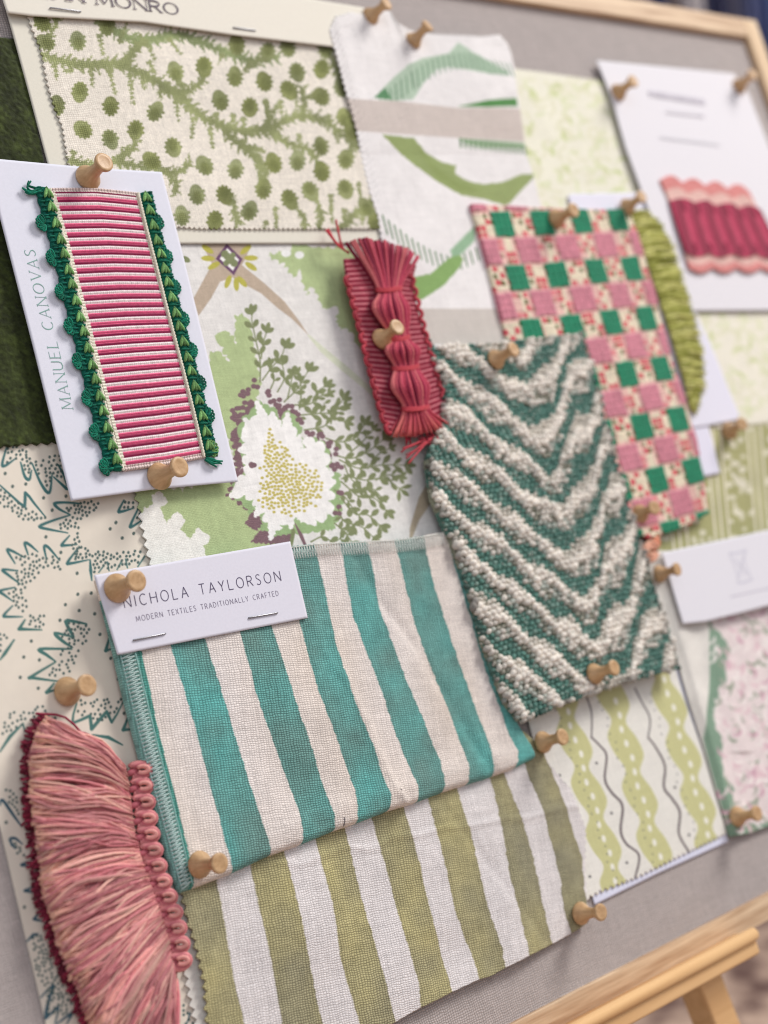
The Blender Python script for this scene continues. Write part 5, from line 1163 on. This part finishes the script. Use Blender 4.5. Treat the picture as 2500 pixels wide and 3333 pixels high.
for k, q in enumerate(LOOP):
    c = at(q[0] - 4, q[1], 4.2); sz = 4.0
    for l in range(4):
        rr = 1 - .18 * l; pts = [c + np.array([sz * 1.0 * rr * math.cos(t) + .2 * l, sz * .66 * rr * math.sin(t) - .35 * math.cos(t), 1.0 * math.cos(t) + .9 + .35 * l]) for t in np.linspace(-2.4, 2.4, 14)]
        m.tube(pts, .95, np.array([(220, 142, 142), (208, 126, 130), (192, 106, 114), (226, 156, 148)][l]) * r.uniform(.9, 1.05), n=6)
    m.blob(c + (-2.2, .1, .2), (2.8, .3, 0), (0, 1.4, 0), (0, 0, 1.1), (176, 92, 102), 8, 5)
m.build('looped_braid', M_SILK, tf)

# ------------------------------------------------------------------ push pins (turned wood)
prof = [(.01, 0), (.55, 0), (1.0, .02), (1.05, .07), (1.02, .13), (.86, .22), (.66, .32), (.55, .40), (.50, .47), (.47, .58), (.46, .66), (.50, .74), (.62, .82), (.73, .88), (.775, .93), (.775, .975), (.73, 1.0), (.5, .985), (.2, .978), (.01, .978)]
def lathe(name, parent=None):
    m = MB(); nn = 28; V = []
    R, Hh = 5.0, 13.6
    for r_, z_ in prof:
        for i in range(nn): a = 2 * math.pi * i / nn; V.append((R * r_ * math.cos(a), R * r_ * math.sin(a), Hh * z_))
    Q = [(j * nn + i, j * nn + (i + 1) % nn, (j + 1) * nn + (i + 1) % nn, (j + 1) * nn + i) for j in range(len(prof) - 1) for i in range(nn)]
    m.add(V, Q, [], (205, 160, 110)); return m.build(name, M_PIN, parent)
pin0 = lathe('push_pin'); nd = MB(); nd.tube([(0, 0, .3), (0, 0, -5), (0, 0, -7)], [.5, .45, .05], (150, 150, 150), n=8); needle0 = nd.build('needle', M_STEEL, pin0)
PINS = [((287, 578), (340, 526), 6.4, 1.0, 'wooden push pin at the top of the pink striped ribbon card'),
        ((520, 1550), (588, 1520), 6.4, 1.02, 'wooden push pin at the foot of the pink striped ribbon card'),
        ((383, 1914), (446, 1892), 8.6, 1.02, 'wooden push pin through the corner of the white label card lettered in grey'),
        ((221, 2250), (287, 2231), 1.2, .98, 'wooden push pin on the cream paper with teal sketched flowers, above the tassel fringe'),
        ((652, 2814), (718, 2813), 8.5, .92, 'wooden push pin at the lower left corner of the folded teal striped linen'),
        ((1243, 1103), (1293, 1061), 10.5, .92, 'wooden push pin pressed into the gathered red cord trim'),
        ((1208, 52), (1264, 8), 6, .86, 'wooden push pin at the very top, left of the two on the white leafy linen'),
        ((1346, 132), (1400, 72), 6, .86, 'wooden push pin on the top edge of the white leafy linen, right of its neighbour'),
        ((2013, 300), (2062, 262), 3.6, .95, 'wooden push pin at the upper left corner of the white card with the burgundy ribbon'),
        ((2406, 280), (2450, 238), 3.6, .95, 'wooden push pin at the upper right corner of the white card with the burgundy ribbon'),
        ((1812, 712), (1868, 685), 6, .98, 'wooden push pin on the top edge of the pink and green checked velvet'),
        ((2043, 672), (2088, 638), 5, .9, 'wooden push pin between the checked velvet and the burgundy ribbon card'),
        ((1615, 1170), (1674, 1134), 11, .92, 'wooden push pin on the top edge of the nubby zigzag weave'),
        ((2085, 1672), (2128, 1652), 6, .9, 'wooden push pin at the foot of the checked velvet, beside the zigzag weave'),
        ((2148, 1868), (2208, 1853), 5, .84, 'wooden push pin at the left end of the white label card with the faint emblem'),
        ((1937, 2193), (2001, 2172), 11, .92, 'wooden push pin at the foot of the nubby zigzag weave'),
        ((1769, 2415), (1833, 2398), 6, .92, 'wooden push pin at the right end of the teal striped linen, by the lime print'),
        ((2402, 2658), (2464, 2648), 4, .95, 'wooden push pin at the lower corner of the pink blossom print'),
        ((1893, 2973), (1957, 2971), 4.2, .92, 'wooden push pin at the lower right corner of the olive striped linen'),
        ((2376, 1402), (2412, 1378), 2.6, .92, 'wooden push pin under the corner of the blank white card, on the olive damask')]
for i, (pb_, ph_, h, sc, lbl) in enumerate(PINS):
    o = pin0 if i == 0 else pin0.copy(); c = needle0 if i == 0 else needle0.copy()
    if i: COL.objects.link(o); COL.objects.link(c); c.parent = o
    a = at(pb_[0], pb_[1], h + 1.2); hd = at(ph_[0], ph_[1], h + 13.2 * sc); ax = Vector(hd - a).normalized()
    ax = (ax * .75 + Vector((0, 0, 1)) * .25).normalized()
    q = Vector((0, 0, 1)).rotation_difference(ax)
    base = Vector(a) - ax * 1.2
    M = Matrix.Translation(base * MM) @ (q @ Vector((0, 0, 1)).rotation_difference(Vector((0, 0, 1)))).to_matrix().to_4x4() @ Matrix.Rotation(i * 1.3, 4, 'Z') @ Matrix.Scale(sc, 4)
    o.matrix_world = MB_ @ M
    tag(o, lbl, 'push pin', 'turned wooden push pins')

# every thing's origin goes to its own middle
bpy.context.view_layer.update()
for o in [o for o in COL.objects if o.parent is None and o.type in ('MESH', 'EMPTY') and o.get('category') and o.get('category') != 'push pin' and (o.matrix_world - MB_).median_scale > -1]:
    if o.get('group') == 'turned wooden push pins' or o.name.startswith('hanging'): continue
    fam = [o] + list(o.children_recursive); ms = [q for q in fam if q.type == 'MESH']
    lo = Vector((1e9,) * 3); hi = Vector((-1e9,) * 3)
    for q in ms:
        for c in q.bound_box:
            for k in range(3): lo[k] = min(lo[k], c[k]); hi[k] = max(hi[k], c[k])
    c = (lo + hi) / 2; c.z = lo.z
    for q in ms: q.data.transform(Matrix.Translation(-c))
    o.matrix_world = MB_ @ Matrix.Translation(c)
